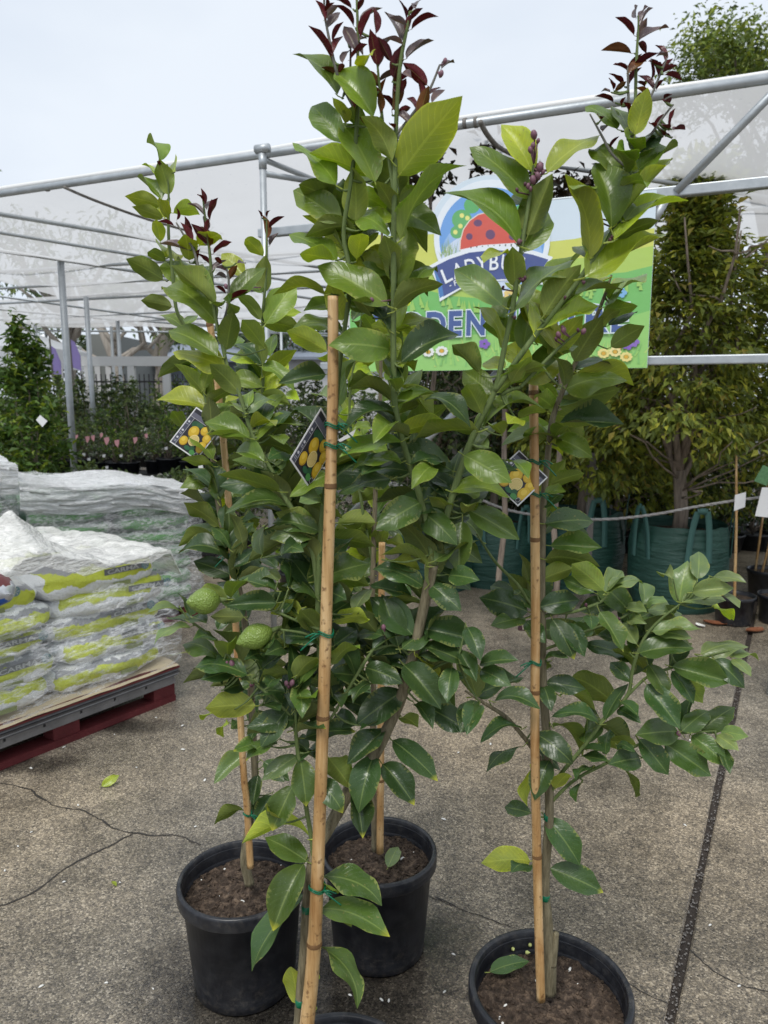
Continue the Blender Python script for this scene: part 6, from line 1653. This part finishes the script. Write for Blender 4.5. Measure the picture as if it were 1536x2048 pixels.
B.card([(642, 815), (579.5, 919), (615.5, 980.7), (678, 876.7)], (1.15, 1.125, 1.165, 1.19))
for y, t_ in ((853, 1), (893, 1), (1268, -1), (1776, 1)): B.tie(660, y, t_)
B.tie(613, 1822, 0, 'stem'); B.tie(604, 2012, 0, 'stem')
B.lemon((402, 1201), (440, 1200), (372, 1205), 27); B.lemon((510, 1272), (545, 1260), (472, 1288), 26)
B.buds([(1068, 270, 8), (1066, 292, 6), (1061, 300, 6), (1076, 282, 4.5), (1080, 335, 8.5), (1076, 352, 7), (1066, 360, 7.5), (1086, 344, 5), (1056, 372, 5), (1061, 378, 4.5), (1050, 368, 3.5), (1034, 380, 4), (1196, 430, 5.5), (1190, 436, 4.5), (1200, 441, 4), (1220, 480, 4), (1224, 474, 4), (1038, 484, 5.5), (1046, 560, 4), (1050, 556, 4), (1127, 660, 6.5), (1117, 670, 6.5), (1125, 655, 4.5), (1167, 663, 6), (1112, 678, 4), (1156, 660, 4), (735, 595, 6), (741, 590, 5), (744, 600, 5),
        (464, 1328, 7.5), (454, 1326, 4.5), (456, 1334, 4), (584, 1366, 7), (573, 1367, 6), (577, 1374, 4), (767, 1255, 6.5), (768, 1262, 4), (502, 1371, 4), (890, 122, 5), (882, 148, 6), (1168, 565, 3.5), (1030, 635, 3.5), (1130, 595, 3.5), (1006, 575, 3.5)])
B.end()

# ------------------------------------------------------------------ right tree
D = Tree('potted lemon tree at right with low branches spreading to the right', (1100, 1969), .174, 4)
D.branch([(1098, 1985, 1.40, .0165), (1099, 1920, 1.40, .0150), (1096, 1860, 1.40, .0120), (1090, 1780, 1.40, .0100), (1094, 1700, 1.40, .0095), (1098, 1600, 1.40, .0092), (1096, 1500, 1.40, .009), (1090, 1420, 1.40, .0088), (1085, 1320, 1.40, .0085), (1083, 1200, 1.40, .008), (1084, 1100, 1.40, .0075), (1086, 1010, 1.395, .0068), (1095, 930, 1.39, .0060), (1105, 843, 1.385, .0055), (1127, 778, 1.38, .005), (1150, 726, 1.38, .0046), (1180, 660, 1.375, .004), (1205, 600, 1.37, .003), (1222, 550, 1.37, .002)], 'citrus_bark', 'trunk')
D.branch([(1104, 1930, 1.395, .010), (1108, 1895, 1.395, .009), (1113, 1866, 1.395, .006)], 'citrus_bark', 'trunk_stub')
D.branch([(1098, 1590, 1.40, .0055), (1121, 1548, 1.39, .0052), (1172, 1489, 1.38, .005), (1211, 1434, 1.37, .0048), (1254, 1391, 1.36, .0045), (1264, 1345, 1.355, .0042), (1274, 1310, 1.35, .004), (1293, 1270, 1.345, .0036), (1321, 1239, 1.34, .003), (1360, 1208, 1.335, .0022)])
D.branch([(1254, 1391, 1.36, .0038), (1297, 1352, 1.35, .0034), (1344, 1335, 1.345, .003), (1420, 1310, 1.34, .0024), (1470, 1300, 1.335, .0018)])
D.branch([(1100, 1605, 1.40, .0045), (1148, 1560, 1.385, .0042), (1215, 1525, 1.375, .0038), (1273, 1490, 1.365, .0035), (1335, 1470, 1.36, .003), (1372, 1466, 1.355, .0025), (1430, 1462, 1.35, .0018)])
D.branch([(1082, 1235, 1.40, .0046), (1110, 1226, 1.39, .0044), (1149, 1223, 1.38, .004), (1200, 1204, 1.37, .0032), (1214, 1188, 1.365, .002)])
D.branch([(1085, 1300, 1.40, .004), (1125, 1285, 1.40, .0038), (1164, 1266, 1.395, .0034), (1235, 1239, 1.39, .0026), (1280, 1215, 1.385, .002)])
D.branch([(1090, 1530, 1.40, .0048), (1075, 1510, 1.395, .0048), (1047, 1473, 1.38, .0046), (1012, 1434, 1.37, .0042), (969, 1407, 1.36, .0036), (930, 1382, 1.35, .0024)], 'citrus_bark')
D.branch([(1080, 1230, 1.40, .004), (1055, 1200, 1.40, .004), (1035, 1169, 1.40, .0038), (989, 1122, 1.39, .0034), (953, 1067, 1.38, .0024)])
D.stake([(1082, 2000, 1.365, .0092), (1076, 1800, 1.365, .0091), (1070, 1500, 1.36, .0089), (1071, 1250, 1.36, .0088), (1070, 1050, 1.36, .0086), (1067, 768, 1.358, .0080)], (786, 1079, 1384, 1712))
D.leaves('T8', '825 532 1000 255 230 ug;1050 442 1258 312 120 ug;1000 232 1215 190 90 ug;1035 310 1190 230 100 td;980 330 1108 220 70 ug;1020 190 1278 -10 60 tb;1040 150 1140 40 40 ug;1000 40 950 60 70 ty;742 1045 378 1050 60 tga;670 1040 752 1112 80 uy;640 1012 518 965 90 ug;700 1002 762 928 80 ug;670 1000 590 942 50 tb;715 1008 938 1122 120 tga;738 905 1132 918 120 td;738 815 1108 700 190 ug;692 812 585 735 120 ug;740 805 850 788 50 tb;730 742 832 708 40 tb;770 702 1152 650 130 tg;840 600 1192 682 90 uy;830 582 1062 560 40 td;680 1282 888 1218 80 ug;642 1180 625 1432 95 uy;640 1350 775 1332 60 tg;650 1432 752 1345 70 td')
D.leaves('U1', '410 250 658 240 110 td;438 362 702 372 100 tg;410 432 692 470 110 ug;385 540 552 478 130 ug;710 592 545 455 110 ug;660 602 500 530 90 tg;718 602 804 490 80 tb;730 612 912 560 50 tb;740 602 850 552 45 tg;380 677 588 640 110 td;322 700 72 628 130 td;376 686 250 590 80 tg;310 735 130 772 80 tg;310 745 412 862 80 td;520 760 612 932 110 td;450 742 560 945 120 tdT;250 610 130 570 70 td;690 700 812 908 90 tgT;640 720 650 792 70 td;680 820 802 852 60 td;910 667 905 552 70 tb;930 660 1036 648 50 tb;830 680 932 702 60 tb;850 742 932 762 60 tb;880 867 800 758 130 tb;940 705 1112 712 60 tb;1097 660 1140 438 130 tb;1190 532 1196 392 90 tb;1165 602 1378 580 90 tb;1110 652 1338 645 80 tb;1270 522 1442 552 50 tb;1310 602 1407 682 35 tb;1280 682 1357 742 30 uy;1062 532 1018 524 40 tb;960 800 1212 790 70 tb;990 802 1162 838 70 tb;890 912 1172 888 105 tg;1060 982 1362 1062 130 tg;940 972 1042 1142 130 tg;850 1062 743 958 110 td;850 920 912 992 40 ug;1205 917 1452 880 80 tb;1370 932 1492 930 40 tb;1370 942 1466 1032 50 tb;1280 942 1432 1092 90 td;1060 1002 1172 1172 80 td;1120 1052 1218 1168 100 ug;930 1072 1102 1302 150 td;1090 1312 873 1330 130 tg;890 1352 1042 1536 160 td;1020 1372 1262 1542 160 tg;1160 1332 1342 1492 120 tg;1110 1312 1252 1208 90 tg;1210 1312 1382 1188 100 tg;1290 1332 1402 1412 70 tb;1310 1312 1452 1340 70 tb;1310 1402 1357 1532 60 td;895 1452 732 1482 110 td;722 1432 742 1300 60 td;718 1252 837 1068 60 td;800 1162 887 1236 50 td;780 1202 902 1272 60 td;690 1277 443 1238 60 tda;415 1062 618 1096 90 td;400 1082 442 1212 80 td;488 1132 667 1206 50 uga;430 962 343 1032 70 ug;410 942 532 938 40 td;360 1322 552 1482 120 td;450 1292 602 1442 60 uga;300 1387 108 1522 40 td;290 1302 78 1372 50 tda;150 1162 387 1200 70 tda;590 1440 740 1470 40 td;600 1410 720 1420 35 td;780 1380 870 1420 50 td;1050 880 1150 860 50 tb;610 1370 640 1310 50 tg')
D.leaves('V', '480 1065 408 1258 100 td;392 1320 263 1290 70 td;390 1110 375 1288 45 uy;692 1112 608 1165 40 td;640 1170 610 1268 30 td;850 1115 896 1245 35 ug;510 1200 575 1130 60 uy')
D.leaves('W', '525 172 682 388 110 td;545 402 788 512 110 tdT;455 368 232 378 100 uya;455 392 368 420 40 td')
D.fill(780, 1120, 12, 'gg'); D.fill(1150, 1500, 30, 'dg')
D.card([(1038, 900), (977, 957), (1035, 1012), (1096, 955)], (1.375, 1.345, 1.335, 1.365))
for y, t_ in ((925, 1), (990, 1), (1326, -1)): D.tie(1070, y, t_)
D.tie(1098, 1628, 0, 'stem'); D.tie(1092, 1796, 0, 'stem')
D.buds([(1357, 1468, 6), (1040, 1256, 6), (1172, 1210, 4), (1238, 1238, 3.6)])
D.end()

# ------------------------------------------------------------------ things fallen on the soil and the concrete
def green_leaf(name, x, y, z, s, rz, tone, label, up=True, tilt=(0, 0)):
    p = PZ(x, y, z)
    o = link(name, LV[3] if not up else LV[0])
    o.matrix_world = Matrix.Translation(p) @ Matrix.Rotation(rz, 4, 'Z') @ Matrix.Rotation(tilt[0], 4, 'X') @ Matrix.Rotation(tilt[1], 4, 'Y') @ Matrix.Diagonal((s*.5, s, s, 1))
    c = TONE[tone]; o.color = (c[0], c[1], c[2], 1)
    tag(o, label, 'leaf'); return o
green_leaf('fallen_leaf', 776, 1735, .268, .085, -.35, 'b', 'pale green fallen leaf lying on the soil of the rear pot', tilt=(.12, .1))
green_leaf('fallen_leaf', 980, 1944, .270, .095, -1.35, 'd', 'dark green fallen leaf lying on the soil of the right pot', tilt=(.1, .05))
green_leaf('fallen_leaf', 203, 1572, .008, .075, -1.0, 'y', 'curled green fallen leaf on the concrete near the pallet', tilt=(.35, .9))
green_leaf('fallen_leaf', 208, 1566, .006, .06, -.5, 'g', 'second half of the torn green leaf near the pallet', tilt=(.2, -.6))
for i, (x, y) in enumerate(((1026, 1898), (1054, 1905), (1060, 1890))):
    p = PZ(x, y, .268)
    m = MB().lathe([(0, -.004), (.0035, -.003), (.0045, .001), (.002, .005), (0, .008)], 9, M=Matrix.Rotation(R(80), 4, 'X'))
    o = m.build('fallen_bud', flat('bud_pale_%d' % i, (.52, .56, .20), .5), None, True); o.location = p; o.rotation_euler = (0, 0, i*1.3)
    tag(o, ['pale fallen bud on the right pot soil, leftmost', 'pale fallen bud on the right pot soil, rightmost', 'pale fallen bud on the right pot soil, rearmost'][i], 'bud')
pm_ = MB(); r4 = random.Random(9)
spots = [(128, 1494), (62, 1536), (273, 1535), (365, 1451), (240, 1765), (83, 1972), (887, 1638), (391, 1653), (229, 1469), (1478, 1972), (1420, 1850), (1370, 1650), (700, 1990)] + [(r4.uniform(0, 1536), r4.uniform(1430, 2048)) for k in range(30)]
for x, y in spots:
    p = PZ(x, y, .003); s = r4.uniform(.003, .008) if y < 1700 else r4.uniform(.002, .005)
    pm_.lathe([(0, -.001), (s, 0), (s*.5, .0025), (0, .003)], 6, M=Matrix.Translation(p) @ Matrix.Rotation(r4.uniform(0, 6), 4, 'Z') @ Matrix.Diagonal((1.8, .8, 1, 1)))
tag(pm_.build('petal_scraps', M_['perlite'], None, True), 'tiny pale petals and leaf scraps scattered on the concrete', 'litter', kind='stuff')
green_leaf('fallen_leaf', 232, 1772, .004, .03, .8, 'y', 'tiny yellow leaf scrap on the concrete left of the left pot', tilt=(.1, .3))
print('leaves', A.n, B.n, C.n, D.n)
